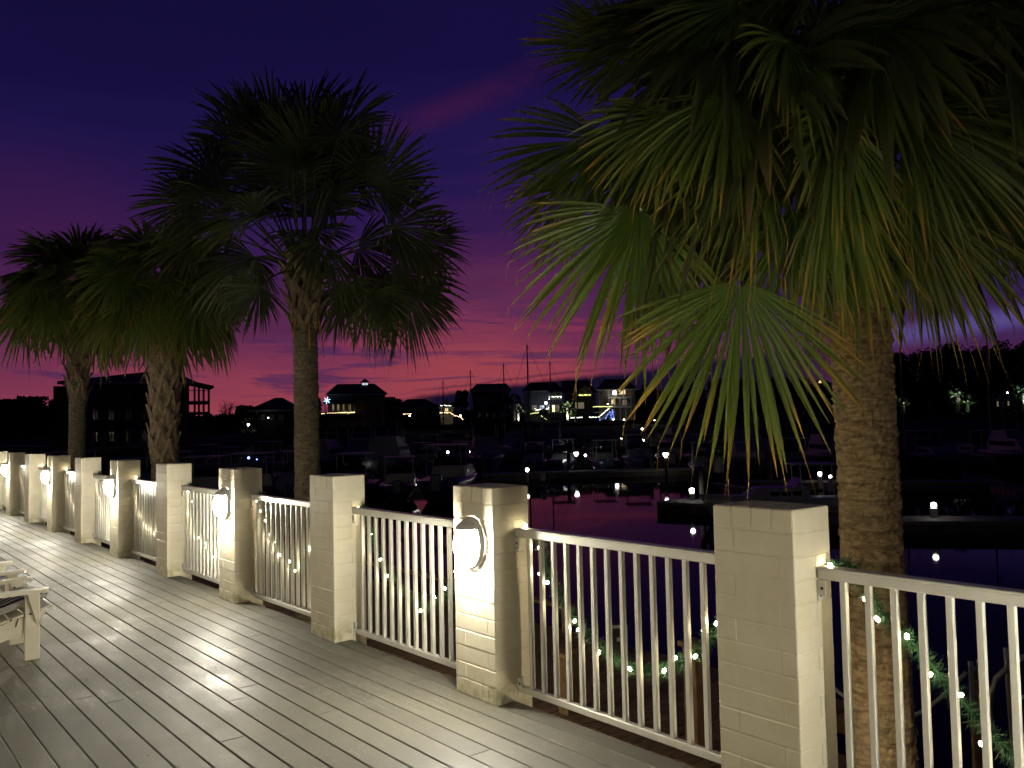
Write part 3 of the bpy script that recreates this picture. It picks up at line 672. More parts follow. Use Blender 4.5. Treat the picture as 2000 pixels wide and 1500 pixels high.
mb.tube(pts, .014, 6); mb.build('mooring_rope', mat('rope', (.30, .29, .26), .9), label='slack grey rope hanging behind the near palm trunk', cat='rope')

# ------------------------------------------------------------------ deck chairs
m_navy = bpy.data.materials.new('striped_cushion'); m_navy.use_nodes = True; t = NT(m_navy.node_tree); b = t.n['Principled BSDF']; b.inputs['Roughness'].default_value = .8
sp = t.node('ShaderNodeSeparateXYZ'); t.l.new(coords(t), sp.inputs[0]); ph = t.m('FRACT', t.m('MULTIPLY', sp.outputs[1], 11.0))
t.put(b.inputs['Base Color'], t.mix(t.m('GREATER_THAN', ph, .56), (.012, .014, .035), (.62, .60, .56)))
m_blue = m_navy.copy(); m_blue.name = 'blue_striped_cushion'
for n in m_blue.node_tree.nodes:
    if n.type == 'MIX': n.inputs[6].default_value = (.03, .09, .28, 1); n.inputs[7].default_value = (.75, .74, .70, 1)
def cushion(L, W, T, m, root, mtx):
    mb = MB(); nx, ny = 16, 14
    for sgn in (1, -1):
        i = len(mb.v)
        for a in range(nx+1):
            for b_ in range(ny+1):
                u, v_ = a/nx*2-1, b_/ny*2-1
                e = max(0, (1-u**4))**.5*max(0, (1-v_**4))**.5; tuft = .25*math.exp(-((u*1.0)**2+(v_)**2)*9)+.18*math.exp(-(u**2)*60)
                mb.v.append(tuple(mtx @ Vector((u*L/2, v_*W/2, sgn*T/2*e*(1-tuft if sgn > 0 else 1)))))
        for a in range(nx):
            for b_ in range(ny): k = i+a*(ny+1)+b_; mb.f.append((k, k+1, k+ny+2, k+ny+1) if sgn > 0 else (k, k+ny+1, k+ny+2, k+1))
    return mb.build('cushion', m, root, smooth=True)
def make_chair(m_c, back=True):
    """faces +x; local origin is the outer near side of the front leg at the floor"""
    root = empty('deck_chair'); W = .62
    for y0 in (0, W-.026):
        mb = MB(); mb.box(-.095, 0, y0, y0+.026, 0, .468, bev=.003); lg = mb.build('leg', m_chair, root)
        mb = MB(); mb.lathe([(0, .004), (.007, .004), (.009, 0)], 8, Matrix.Translation((-.06, y0-.0005, .325)) @ Matrix.Rotation(math.pi/2, 4, 'X'))
        mb.lathe([(0, .004), (.007, .004), (.009, 0)], 8, Matrix.Translation((-.065, y0-.0005, .43)) @ Matrix.Rotation(math.pi/2, 4, 'X')); mb.build('bolt', m_screw, lg)
        # sloping side rail
        yi = y0+.0285 if y0 == 0 else y0-.0285
        mb = MB(); i = 0
        prof = [(.020, .290), (.055, .335), (-.01, .352), (-.60, .200), (-.92, .09), (-.92, 0), (-.80, 0), (-.10, .185), (.0, .262)]
        for yy in (yi, yi+.026): mb.v += [(x_, yy, z_) for x_, z_ in prof]
        n_ = len(prof); mb.f.append(tuple(range(n_))); mb.f.append(tuple(range(n_, 2*n_))[::-1])
        for k in range(n_): mb.f.append((k, (k+1) % n_, n_+(k+1) % n_, n_+k))
        mb.build('side_rail', m_chair, root)
        # arm bracket and arm
        mb = MB(); ym = y0-.0265 if y0 == 0 else y0+.0275
        mb.v += [(-.012, ym, .467), (-.085, ym, .467), (-.030, ym, .27), (-.012, ym, .25)]; mb.v += [(x_, ym+.025, z_) for x_, yy, z_ in mb.v[-4:]]
        mb.f += [(0, 1, 2, 3), (7, 6, 5, 4)] + [(k, (k+1) % 4, 4+(k+1) % 4, 4+k) for k in range(4)]; mb.build('arm_bracket', m_chair, root)
        mb = MB(); yc = y0+.013; out = [(.045, .05), (.055, .02), (.055, -.03), (.035, -.055), (-.35, -.075), (-.72, -.05), (-.74, .03), (-.35, .045)]
        for zt in (.470, .494): mb.v += [(x_, yc+yy*(1 if y0 == 0 else -1), zt) for x_, yy in out]
        n_ = len(out); mb.f.append(tuple(range(n_))[::-1]); mb.f.append(tuple(range(n_, 2*n_)))
        for k in range(n_): mb.f.append((k, (k+1) % n_, n_+(k+1) % n_, n_+k))
        mb.build('armrest', m_chair, root)
    for k in range(7):
        x_ = .078-k*.088; z_ = .350 if k == 0 else .356-.0235*k
        mt = Matrix.Translation((x_, 0, z_+.004)) @ Matrix.Rotation(R(-15), 4, 'Y'); mb = MB(); mb.box(-.078, 0, .004, W-.004, 0, .018, mt, bev=.003); mb.build('seat_slat', m_chair, root)
    for k in range(6):
        yy = .045+k*.09; h_ = .80+.10*math.sin((k+.5)/6*math.pi); mt = Matrix.Translation((-.54, yy, .275)) @ Matrix.Rotation(R(-24), 4, 'Y')
        mb = MB(); mb.box(0, .018, 0, .080, 0, h_, mt, bev=.004); mb.build('back_slat', m_chair, root)
    mt = Matrix.Translation((-.20, W/2, .362)) @ Matrix.Rotation(R(-15), 4, 'Y')
    c = cushion(.54, .52, .07, m_c, root, mt)
    mt = Matrix.Translation((-.66, W/2, .70)) @ Matrix.Rotation(R(-114), 4, 'Y'); cushion(.62, .50, .08, m_c, root, mt)
    mb = MB(); mb.tube([(-.02, .022, .318), (-.16, .020, .300), (-.30, .020, .252)], .006, 5); mb.tube([(-.13, .018, .308), (-.15, .016, .245)], .004, 5); mb.build('tie_strap', m_screw, c)
    return root
ch = make_chair(m_navy); ch.location = (-1.735, 4.57, 0)
tag(ch, 'nearest white wooden deck chair with navy striped cushion at the left edge', 'chair', 'white deck chairs')
ch2 = make_chair(m_blue); ch2.location = (-1.70, 5.62, 0)
tag(ch2, 'white wooden deck chair with blue striped cushion, just beyond the nearest chair', 'chair', 'white deck chairs')
ch3 = make_chair(m_blue); ch3.location = (-1.78, 7.0, 0)
tag(ch3, 'white wooden deck chair, the farthest of the row at the left edge', 'chair', 'white deck chairs')

# ------------------------------------------------------------------ the building behind the viewer (its porch lamps light the scene)
root = empty('clubhouse', (-7.6, 0, 0), label='pale building behind the viewer with a lamp-lit porch', cat='building')
mb = MB(); mb.box(-.25, 0, -11, 38, 0, 3.4); mb.build('wall', m_post, root)
mb = MB(); mb.box(.002, 2.6, -11, 38, 2.86, 2.98); mb.box(2.45, 2.6, -11, 38, 2.385, 2.858); mb.build('porch_roof', m_chair, root)  # unseen roof, its edge beam lowered to cut lamp light off the palm top
m_porch = mat('porch_globe', (.9, .9, .8), .3, emit=WARM, strength=250)
pl = None
for k, y in enumerate((-6.5, -1.2, 4.0, 9.5, 15.0, 21.0, 27.0)):
    if pl is None:
        pl = o = empty('porch_lamp'); mb = MB(); mb.box(0, .03, -.06, .06, -.12, .12, bev=.01); mb.build('backplate', m_hood, o)
        mb = MB(); mb.lathe([(.0, -.12), (.075, -.09), (.10, 0), (.075, .09), (0, .12)], 16, Matrix.Translation((.14, 0, 0))); mb.build('globe', m_porch, o, smooth=True)
    else: o = copy_tree(pl)
    o.location = (-7.58, y, 2.25); tag(o, 'glowing globe lamp on the porch wall behind the viewer, number ' + ORD[k], 'lamp', 'porch lamps')

#@@BACKGROUND@@
# ------------------------------------------------------------------ the far shore: houses
def wallmat(name, c, c2=None): return noisy(name, c, c2 or tuple(x*.8 for x in c), .8, .8, .2, 8, .02)
m_wdark = wallmat('dark_siding', (.05, .045, .045)); m_wgrey = wallmat('grey_siding', (.13, .13, .14)); m_wpale = wallmat('pale_siding', (.34, .33, .31)); m_wbrown = wallmat('brown_siding', (.16, .12, .09))
m_roof = noisy('shingle_roof', (.035, .032, .035), (.02, .02, .022), 1.5, .9, .4, 6, .03)
m_trim = mat('white_trim', (.30, .29, .27), .5)
m_glass = mat('dark_window_glass', (.015, .017, .022), .12)
m_litw = mat('lit_window', (.8, .7, .5), .5, emit=(1, .72, .38), strength=1.1)
m_litdim = mat('dim_lit_window', (.6, .55, .45), .5, emit=(1, .78, .5), strength=.16)
m_litblue = mat('cool_lit_window', (.6, .6, .7), .5, emit=(.75, .85, 1), strength=.9)
m_stringw = mat('warm_string_light', (.9, .8, .5), .5, emit=(1, .70, .34), strength=5.0)
m_stringy = mat('yellow_string_light', (.9, .9, .4), .5, emit=(.95, 1, .32), strength=2.6)
m_stringc = mat('cool_string_light', (.9, .9, .9), .5, emit=(.95, 1, .80), strength=4.0)
m_blueglow = mat('blue_string_light', (.3, .4, .9), .5, emit=(.15, .28, 1), strength=3.0)
m_lampw = mat('outdoor_lamp', (.9, .9, .85), .5, emit=(1, .95, .82), strength=26)
m_star = mat('lit_star', (.5, .7, 1), .5, emit=(.35, .6, 1), strength=4)
LOC = {}
def frame_at(px, Z, name, **tags): return empty(name, gp(px, Z), YAW, **tags)
def house(px0, px1, eave, ridge, base, Z, lb, wm, rx=None, depth=10, gable=False, roofover=.5, cat='house', storeys=None):
    cx = (px0+px1)/2; an = math.atan((cx-1000)/F); k = Z/F*math.cos(an); root = frame_at(cx, Z, 'waterfront_house', label=lb, cat=cat, group='houses on the far shore'); root.rotation_euler.z = YAW-an
    W = (px1-px0)*k/2; zb = zz(cx, base, Z)-2.0; ze = zz(cx, eave, Z); zr = zz(cx, ridge, Z)
    mb = MB(); mb.box(-W, W, 0, depth, zb, ze-.02); mb.build('wall', wm, root)
    o_ = roofover; mb = MB(); r0, r1 = ((rx[0]-cx)*k, (rx[1]-cx)*k) if rx else (-W*.5, W*.5); ym = depth/2
    A = [(-W-o_, -o_, ze), (W+o_, -o_, ze), (W+o_, depth+o_, ze), (-W-o_, depth+o_, ze)]
    if gable: P, Q = (0, -o_, zr), (0, depth+o_, zr); mb.quad(A[0], A[3], Q, P); mb.quad(A[1], P, Q, A[2]); mb.quad(A[0], P, A[1]); mb.quad(A[3], A[2], Q)
    else: P, Q = (r0, ym, zr), (r1, ym, zr); mb.quad(A[0], A[1], Q, P); mb.quad(A[2], A[3], P, Q); mb.quad(A[1], A[2], Q); mb.quad(A[3], A[0], P)
    mb.quad(*A[::-1]); rf = mb.build('roof', m_roof, root)
    mb = MB(); mb.box(-W-o_-.02, W+o_+.02, -o_-.06, -o_-.005, ze-.28, ze-.005); mb.build('fascia', m_trim, rf)
    LOC[root.name] = (cx, Z, k); return root
def loc(root, px, py): cx, Z, k = LOC[root.name]; return (px-cx)*k, zz(px, py, Z)
def window(root, px, py, wp, hp, m=None, mull=1, trim=None):
    x_, z_ = loc(root, px, py); k = LOC[root.name][2]; w_, h_ = wp*k/2, hp*k/2
    mb = MB(); t_ = .09
    mb.box(x_-w_-t_, x_+w_+t_, -.08, -.003, z_-h_-t_, z_-h_); mb.box(x_-w_-t_, x_+w_+t_, -.08, -.003, z_+h_, z_+h_+t_)
    mb.box(x_-w_-t_, x_-w_, -.08, -.003, z_-h_+.001, z_+h_-.001); mb.box(x_+w_, x_+w_+t_, -.08, -.003, z_-h_+.001, z_+h_-.001)
    for i in range(mull): xm = x_-w_+(i+1)*2*w_/(mull+1); mb.box(xm-.04, xm+.04, -.07, -.003, z_-h_+.001, z_+h_-.001)
    f = mb.build('window', trim or m_trim, root); mb = MB(); mb.box(x_-w_+.001, x_+w_-.001, -.03, -.006, z_-h_+.002, z_+h_-.002); mb.build('pane', m or m_glass, f)
def porch(root, px0, px1, pf, pr, n=5, out=1.8, rail=1.0, roof=True, m=None, fl=True):
    """gallery: floor at pf, ceiling at pr (pixel rows), columns and rail"""
    m = m or m_trim
    x0, zf = loc(root, px0, pf); x1, zr = loc(root, px1, pr)
    mb = MB()
    if fl: mb.box(x0, x1, -out, -.01, zf-.22, zf)
    for i in range(n):
        x_ = x0+.1+(x1-x0-.2)*i/(n-1); mb.box(x_-.1, x_+.1, -out+.02, -out+.22, zf+.002, zr)
    if rail:
        mb.box(x0+.21, x1-.21, -out+.08, -out+.15, zf+rail-.07, zf+rail); mb.box(x0+.21, x1-.21, -out+.08, -out+.15, zf+.12, zf+.18)
        nn = int((x1-x0)/.35)
        for i in range(1, nn): x_ = x0+(x1-x0)*i/nn; mb.box(x_-.02, x_+.02, -out+.095, -out+.135, zf+.181, zf+rail-.071)
    mb.build('porch', m, root)
    if roof:
        mb = MB(); mb.quad((x0-.3, -out-.3, zr), (x1+.3, -out-.3, zr), (x1+.3, 0, zr+.9), (x0-.3, 0, zr+.9)); mb.quad((x0-.3, -out-.3, zr-.14), (x0-.3, 0, zr-.14), (x1+.3, 0, zr-.14), (x1+.3, -out-.3, zr-.14))
        mb.quad((x0-.3, -out-.3, zr-.14), (x1+.3, -out-.3, zr-.14), (x1+.3, -out-.3, zr), (x0-.3, -out-.3, zr)); mb.build('porch_roof', m_roof, root)
def string(pts, Z, m, lb, rad=.07, blob=.4):
    """a run of lights: little beads along a line"""
    mb = MB(); P = [at(x_, y_, Z) for x_, y_ in pts]
    for a, b_ in zip(P[:-1], P[1:]):
        n_ = max(1, int((b_-a).length/blob))
        for i in range(n_):
            c = a.lerp(b_, i/n_)+Vector((0, 0, random.uniform(-.06, .06))); r_ = rad*random.uniform(.7, 1.25)
            mb.lathe([(0, -r_), (r_, 0), (0, r_)], 5, Matrix.Translation(c))
    return mb.build('string_lights', m, label=lb, cat='string lights')
# far left: big dark three-storey house with open corner galleries
Z = 75
h1 = house(128, 372, 745, 716, 905, Z, 'big dark three storey house behind the two left palms, open corner galleries on its right', m_wdark, (300, 345), 12)
x0, zt = loc(h1, 372, 752); x1, _ = loc(h1, 420, 752)
mb = MB()
for (pf, pc_) in ((781, 754), (803, 784), (845, 808)):
    xa, zf = loc(h1, 372, pf); xb, zc = loc(h1, 415, pc_)
    mb.box(xa+.01, xb+.1, 1.0, 4.2, zf-.25, zf); 
    for px in (385, 394, 404, 415):
        xx, _ = loc(h1, px, 800); mb.box(xx-.09, xx+.09, 1.05, 1.23, zf+.002, zc+.1)
    mb.box(xa+.02, xb, 1.1, 1.16, zf+.95, zf+1.02)
mb.build('gallery', m_wdark, h1)
mb = MB(); zr = zz(380, 726, Z); ze = zz(400, 750, Z); mb.quad((x0-2.5, .4, zr), (x1+.2, .4, ze), (x1+.2, 4.8, ze), (x0-2.5, 4.8, zr)); mb.quad((x0-2.5, .4, zr-.3), (x0-2.5, 4.8, zr-.3), (x1+.2, 4.8, ze-.2), (x1+.2, .4, ze-.2))
mb.quad((x0-2.5, .4, zr-.3), (x1+.2, .4, ze-.2), (x1+.2, .4, ze), (x0-2.5, .4, zr)); mb.build('gallery_roof', m_roof, h1)
xw, zw = loc(h1, 106, 756); xw2, _ = loc(h1, 128, 756); mb = MB(); mb.box(xw, xw2-.01, 1, 9, -3, zw); mb.build('wing', m_wdark, h1)
for px in (150, 186, 217, 250, 282, 345):
    for py in (770, 810, 852): window(h1, px, py, 9, 20, None, 1, m_wgrey)
porch(h1, 180, 300, 872, 838, 6, 2.0, 1.0, True, m_wgrey)
h2 = house(500, 574, 800, 774, 850, 120, 'low dark house with a wide hipped roof left of the tall palm trunk', m_wdark, (536, 552), 12, roofover=1.2)
for px in (512, 530, 548): window(h2, px, 815, 5, 8)
# house with the lit cupola
h3 = house(640, 752, 769, 747, 832, 190, 'dark house with a small lit cupola and a string-lit porch', m_wbrown, (657, 732), 12)
window(h3, 650, 796, 3.4, 12, m_litdim, 0); window(h3, 660, 796, 4, 12, m_litdim, 0); window(h3, 671, 796, 4, 12, m_litdim, 0); window(h3, 682, 796, 4, 12, m_litdim, 0)
window(h3, 656, 779, 3, 8); window(h3, 672, 779, 3, 8); porch(h3, 634, 692, 808, 788, 7, 2.4, .9, True)
xc, zc = loc(h3, 713, 749); mb = MB(); mb.box(xc-.75, xc+.75, 5.2, 6.8, zc-1.2, zc+.6); cu = mb.build('cupola', m_trim, h3)
mb = MB(); z_ = zc+.6; mb.quad((xc-1.1, 4.9, z_), (xc+1.1, 4.9, z_), (xc, 6, z_+.9)); mb.quad((xc+1.1, 4.9, z_), (xc+1.1, 7.1, z_), (xc, 6, z_+.9)); mb.quad((xc+1.1, 7.1, z_), (xc-1.1, 7.1, z_), (xc, 6, z_+.9)); mb.quad((xc-1.1, 7.1, z_), (xc-1.1, 4.9, z_), (xc, 6, z_+.9)); mb.build('cupola_roof', m_roof, cu)
mb = MB(); mb.box(xc-.62, xc-.08, 5.13, 5.19, zc-.1, zc+.4); mb.box(xc+.08, xc+.62, 5.13, 5.19, zc-.1, zc+.4); mb.build('cupola_window', m_litblue, cu)
string([(627, 808), (660, 806), (693, 805.5)], 187, m_stringw, 'bright warm string lights along the porch rail of the cupola house', .10, .22)
mb = MB(); c = at(638, 782, 186); 
for k in range(6):
    a = k*math.pi/3+.3; mb.bar(c, c+RIGHT*math.cos(a)*.75+UP*math.sin(a)*.75, .16, .1)
mb.build('star', m_star, label='blue lit star hanging at the left corner of the cupola house', cat='star')
mb = MB(); mb.tube([at(638, 787, 186), at(637, 800, 186)], .05, 5); mb.build('star_pole', m_trim, label='thin pole below the blue lit star', cat='pole')
# small lit gable with lit stairs
h4 = house(859, 884, 795, 779, 830, 175, 'small floodlit gable house with glowing stairs, left of the masts', m_wpale, None, 8, True, .3)
window(h4, 871, 788, 12, 6, m_litblue, 2); window(h4, 871, 800, 6, 7, m_litw, 1)
string([(860, 792), (882, 792)], 173, m_stringc, 'white string lights under the gable of the small lit house', .10, .25)
string([(859, 806), (879, 806), (886, 811), (898, 815), (905, 822)], 173, m_stringw, 'warm string lights running down the stairs of the small lit house', .11, .28)
string([(787, 808.5), (804, 807.5)], 175, m_stringw, 'short warm string of lights left of the small lit house', .10, .25)
h4b = house(770, 856, 795, 778, 832, 200, 'dark unlit house left of the small lit gable house', m_wdark, (795, 830), 10)
for px in (816, 823, 830): window(h4b, px, 803, 3, 8)
h5 = house(922, 994, 762, 746, 835, 165, 'big black unlit house with a long flat ridge behind the masts', m_wdark, (930, 990), 14)
for px in (935, 950, 965, 980): window(h5, px, 785, 5, 9); window(h5, px, 810, 5, 9)
porch(h5, 972, 999, 811, 790, 3, 2, 1.0)
m6 = wallmat('blue_grey_siding', (.10, .105, .12))
h6 = house(1022, 1098, 763, 744, 832, 215, 'grey house with string-lit balcony and lit stair, behind the tallest mast', m6, (1035, 1085), 12)
window(h6, 1034, 770, 5, 7); window(h6, 1043, 796, 9, 8, m_litdim, 2); window(h6, 1058, 796, 8, 8, m_litblue, 2); window(h6, 1080, 798, 5, 13, m_stringy, 0); window(h6, 1088, 798, 5, 13, m_litdim, 0)
window(h6, 1082, 818, 14, 9, None, 1); porch(h6, 1066, 1098, 806, 789, 4, 2.2, .8, False); porch(h6, 1040, 1072, 802, 790, 3, 2, .8, False)
porch(h6, 1072, 1096, 779, 765, 3, 2, .8, True)
string([(1072, 779), (1072, 775.5), (1095, 774.5), (1095, 779)], 212, m_stringc, 'white string lights round the upper balcony of the grey house', .13, .26)
string([(1044, 798), (1046, 801), (1070, 798.5), (1071, 794)], 212, m_stringc, 'bright string lights sagging along the lower balcony of the grey house', .14, .28)
string([(1035, 808), (1050, 806), (1058, 814), (1068, 821)], 211, m_stringy, 'yellow green string lights down the stair of the grey house', .12, .32)
for x_, y_, r_, lb in ((1066, 786.5, .38, 'bright cold lamp above the lower balcony of the grey house'), ):
    pass
def porch_lamp(px, py, Z, r_, lb, m=None):
    o = empty('outdoor_lamp', at(px, py, Z), YAW, label=lb, cat='lamp'); mb = MB(); mb.lathe([(0, -r_), (r_*.8, -r_*.6), (r_, 0), (r_*.8, r_*.6), (0, r_)], 10); mb.build('globe', m or m_lampw, o, smooth=True)
    mb = MB(); mb.box(-.05, .05, r_*.9, r_+.9, r_*.3, r_*.5); mb.build('arm', m_trim, o); return o
m_cool = mat('cold_lamp', (.9, .9, 1), .5, emit=(.75, .78, 1), strength=22)
porch_lamp(1065.5, 787, 212, .34, 'cold white lamp on the grey house above its lower balcony', m_cool)
h7 = house(1102, 1162, 768, 741, 832, 235, 'grey house with a small lit gable balcony in the middle of the row', m_wgrey, (1095, 1150), 12, False, .5)
mb = MB(); x0, zt = loc(h7, 1131, 764); x1, zg = loc(h7, 1142, 752); W_ = 12*235/F; mb.quad((x1-W_, -2.3, zt), (x1+W_, -2.3, zt), (x1, -2.3, zg)); mb.quad((x1-W_, -2.3, zt), (x1, -2.3, zg), (x1, 3, zg), (x1-W_, 3, zt)); mb.quad((x1+W_, -2.3, zt), (x1+W_, 3, zt), (x1, 3, zg), (x1, -2.3, zg)); mb.build('gable', m_wgrey, h7)
porch(h7, 1131, 1155, 774, 764, 3, 2.2, .9, False); window(h7, 1124, 792, 3, 12, m_litdim, 0); window(h7, 1134, 792, 11, 12, m_litdim, 2); window(h7, 1142, 768, 9, 6)
string([(1131, 772), (1155, 771)], 231, m_stringy, 'yellow green string lights on the gable balcony', .15, .26)
string([(1114, 816), (1137, 815)], 225, m_stringc, 'low pale string lights left of the blue stair', .13, .26)
h8 = house(1168, 1240, 760, 738, 832, 215, 'large house with warm lit galleries at the right end of the row', wallmat('tan_siding', (.17, .13, .095)), (1180, 1225), 13)
window(h8, 1215, 766, 12, 8, m_litw, 3); window(h8, 1197, 785, 7, 9, m_litw, 1); window(h8, 1219, 786, 8, 10, m_litdim, 1); window(h8, 1174, 768, 4, 8); window(h8, 1184, 768, 4, 8)
porch(h8, 1188, 1232, 795, 777, 5, 2.4, .9, False, m_trim); porch(h8, 1188, 1232, 777, 761, 4, 2.4, .8, False, m_trim)
porch(h8, 1188, 1232, 822, 798, 5, 2.4, 0, False, m_trim, False)
porch_lamp(1200, 767, 211, .50, 'brightest warm lamp, on the upper gallery of the large house')
porch_lamp(1186, 789, 211, .14, 'small warm lamp at the left edge of the large house gallery')
porch_lamp(1229, 822, 208, .22, 'warm lamp at the ground right of the large house')
porch_lamp(1217, 820, 208, .18, 'warm lamp between the ground columns of the large house')
porch_lamp(1196, 819, 208, .16, 'lamp low between the blue stair and the large house')
# blue-lit stair
root = frame_at(1185, 212, 'garden_stair', label='blue lit wooden stair climbing to a string-lit landing', cat='stair')
LOC[root.name] = (1185, 212, 212/F)
mb = MB(); pa_ = loc(root, 1168, 815); pb_ = loc(root, 1192, 797)
for s_ in (0, 1.4): mb.bar((pa_[0], s_, pa_[1]-1.0), (pb_[0], s_, pb_[1]-1.0), .12, .35)
for k in range(10): f = k/9; x_ = pa_[0]+(pb_[0]-pa_[0])*f; z_ = pa_[1]-1.0+(pb_[1]-pa_[1])*f; mb.box(x_-.16, x_+.16, .07, 1.33, z_+.05, z_+.10)
mb.build('flight', m_wpale, root)
mb = MB(); xa, za = loc(root, 1192, 822); xb, zb2 = loc(root, 1197, 797)
for x_ in (xa, xb, (pa_[0]+xa)/2, pa_[0]): mb.box(x_-.08, x_+.08, .1, .26, za-.6, (zb2-.9) if x_ >= xa else ((pa_[1]-1.25) if x_ == pa_[0] else (pa_[1]+pb_[1])/2-1.3))
x2, _ = loc(root, 1158, 797); mb.box(x2, xb, 0, 1.4, zb2-1.05, zb2-.9); mb.build('landing', m_wpale, root)
string([(1158, 794.5), (1197, 794)], 211, m_stringy, 'yellow green string lights on the landing rail above the blue stair', .12, .26)
string([(1150, 815), (1168, 814.5), (1190, 796)], 210.5, m_stringc, 'string lights running up the handrail of the blue stair', .12, .28)
string([(1170, 817), (1170, 824), (1174, 822)], 210, m_blueglow, 'blue string lights at the foot of the blue stair', .13, .3)
string([(1181, 817), (1190, 803), (1192, 820), (1195, 801), (1198, 820)], 210.3, m_blueglow, 'blue string lights zigzagging under the landing of the stair', .12, .34)
string([(1297, 795.5), (1303, 795)], 215, m_stringy, 'tiny yellow string of lights far right of the house row', .12, .3)
# right side houses
h9 = house(1583, 1626, 752, 738, 800, 190, 'dark house with a bright triangular attic window left of the near palm trunk', m_wdark, None, 10, True, .5)
mb = MB(); xg, zg = loc(h9, 1605, 748); mb.quad((xg-.7, -.58, zg), (xg+.7, -.58, zg), (xg, -.58, zg+1.4)); mb.build('attic_window', m_litw, h9)
window(h9, 1598, 775, 5, 8); window(h9, 1612, 775, 5, 8)
h10 = house(1978, 2060, 726, 708, 806, 130, 'pale two storey house with a hipped roof at the right edge', m_wgrey, (1990, 2040), 12)
window(h10, 1990, 738, 7, 10, None, 1); porch(h10, 1974, 2040, 752, 728, 6, 2.0, .9, False)
h11 = house(1932, 1974, 778, 765, 805, 135, 'low dim house left of the pale house at the right edge', m_wdark, (1940, 1965), 10)
window(h11, 1947, 789, 3, 12, m_litdim, 0); window(h11, 1968, 766+22, 3, 10, m_litdim, 0); window(h11, 1957, 789, 3, 10, m_glass, 0)
porch_lamp(1967, 767, 128, .10, 'small warm lamp on the low dim house at the right')

# ------------------------------------------------------------------ trees and small uplit palms
m_tree = noisy('dark_foliage', (.030, .042, .016), (.018, .026, .010), .6, .9, 0)
m_bark = noisy('bark', (.07, .055, .04), (.04, .03, .02), 3, .9, .4, 12, .02)
def tree(px, Z, base, top, wpx, lb, seed, name='broadleaf_tree', leaf=.5, nleaf=1500, bare=False):
    rn = random.Random(seed); k = Z/F; root = frame_at(px, Z, name, label=lb, cat='tree', group='trees on the far shore')
    zb = zz(px, base, Z)-1; zt = zz(px, top, Z); H = zt-zb; W = wpx*k/2
    mb = MB(); mb.tube([(0, 0, zb), (.15, 0, zb+H*.3), (-.1, .1, zb+H*.65)], [.035*H, .025*H, .012*H], 7)
    tips = []
    for i in range(9 if not bare else 16):
        a = rn.uniform(0, 6.28); s_ = Vector((0, 0, zb+H*rn.uniform(.25, .6))); e = Vector((W*.75*math.cos(a)*rn.uniform(.5, 1), W*.75*math.sin(a)*rn.uniform(.5, 1), zb+H*rn.uniform(.6, .95)))
        md = s_.lerp(e, .5)+Vector((0, 0, -.03*H)); mb.tube([s_, md, e], [.012*H, .008*H, .003*H], 5); tips.append(e)
        if bare:
            for q in range(9):
                s2 = s_.lerp(e, rn.uniform(.4, 1)); e2 = s2+Vector((rn.uniform(-1, 1), rn.uniform(-1, 1), rn.uniform(.1, 1)))*W*.4; mb.tube([s2, e2], [.004*H, .001*H], 4)
    mb.build('trunk', m_bark, root)
    if bare: return
    lumps = [(e+Vector((0, 0, 0)), W*rn.uniform(.30, .5)) for e in tips]+[(Vector((rn.uniform(-.5, .5)*W, rn.uniform(-.5, .5)*W, zb+H*rn.uniform(.5, .88))), W*rn.uniform(.35, .55)) for _ in range(6)]
    mb = MB()
    for i in range(nleaf):
        c, r_ = lumps[i % len(lumps)]; d = Vector((rn.gauss(0, 1), rn.gauss(0, 1), rn.gauss(0, .8))).normalized()*r_*rn.uniform(.55, 1.08); p = c+d
        if p.z > zt: p.z = zt-rn.random()*.5
        u = Vector((rn.gauss(0, 1), rn.gauss(0, 1), rn.gauss(0, 1))).normalized()*leaf*rn.uniform(.5, 1); v_ = u.orthogonal().normalized()*leaf*rn.uniform(.3, .6)
        mb.quad(p-u, p+v_, p+u, p-v_)
    mb.build('crown', m_tree, root)
TR = [(15, 150, 845, 782, 90, 'low dark tree at the far left horizon, right at the frame edge'), (58, 150, 845, 775, 60, 'rounded dark tree on the left horizon between two palm crowns'),
      (92, 140, 845, 780, 40, 'small dark tree just left of the big galleried house'), (760, 230, 832, 777, 26, 'dark round tree against the red sky right of the cupola house'),
      (775, 240, 832, 781, 20, 'smallest dark tree right of the cupola house'), (900, 230, 832, 764, 28, 'dark tree between the small lit house and the black house'),
      (1250, 230, 832, 752, 40, 'dark tree right of the lit gallery house'), (1290, 200, 828, 762, 60, 'dark tree behind the hanging fan tips'),
      (1345, 180, 828, 748, 70, 'wide dark tree behind the lowest palm fan'), (1420, 180, 826, 742, 90, 'broad dark tree mass left of the attic window house'),
      (1500, 180, 824, 738, 90, 'broad dark tree near the attic window house'), (1560, 185, 822, 742, 60, 'dark tree beside the attic window house'),
      (1760, 130, 815, 690, 70, 'dark tree just right of the near palm trunk'), (1815, 120, 812, 676, 80, 'tall dark tree with the lower shoulder of the right woods'),
      (1868, 118, 812, 664, 90, 'tallest dark tree top of the right woods'), (1930, 125, 812, 676, 90, 'dark tree below the pale cloud band at the right'),
      (1985, 120, 812, 664, 80, 'dark tree at the right frame edge above the pale house'), (2040, 120, 812, 668, 80, 'dark tree outside the right frame edge')]
for i, a in enumerate(TR): tree(*a, seed=300+i, leaf=.016*a[1]*.2, nleaf=2600 if a[4] > 60 else 1500)
tree(440, 130, 830, 780, 45, 'bare leafless tree against the red sky right of the galleries', 400, 'bare_tree', bare=True)
tree(480, 150, 835, 793, 40, 'dark low tree left of the hipped roof house', 401, leaf=.4)
tree(610, 200, 835, 778, 40, 'dark tree behind the tall palm trunk', 402, leaf=.5)
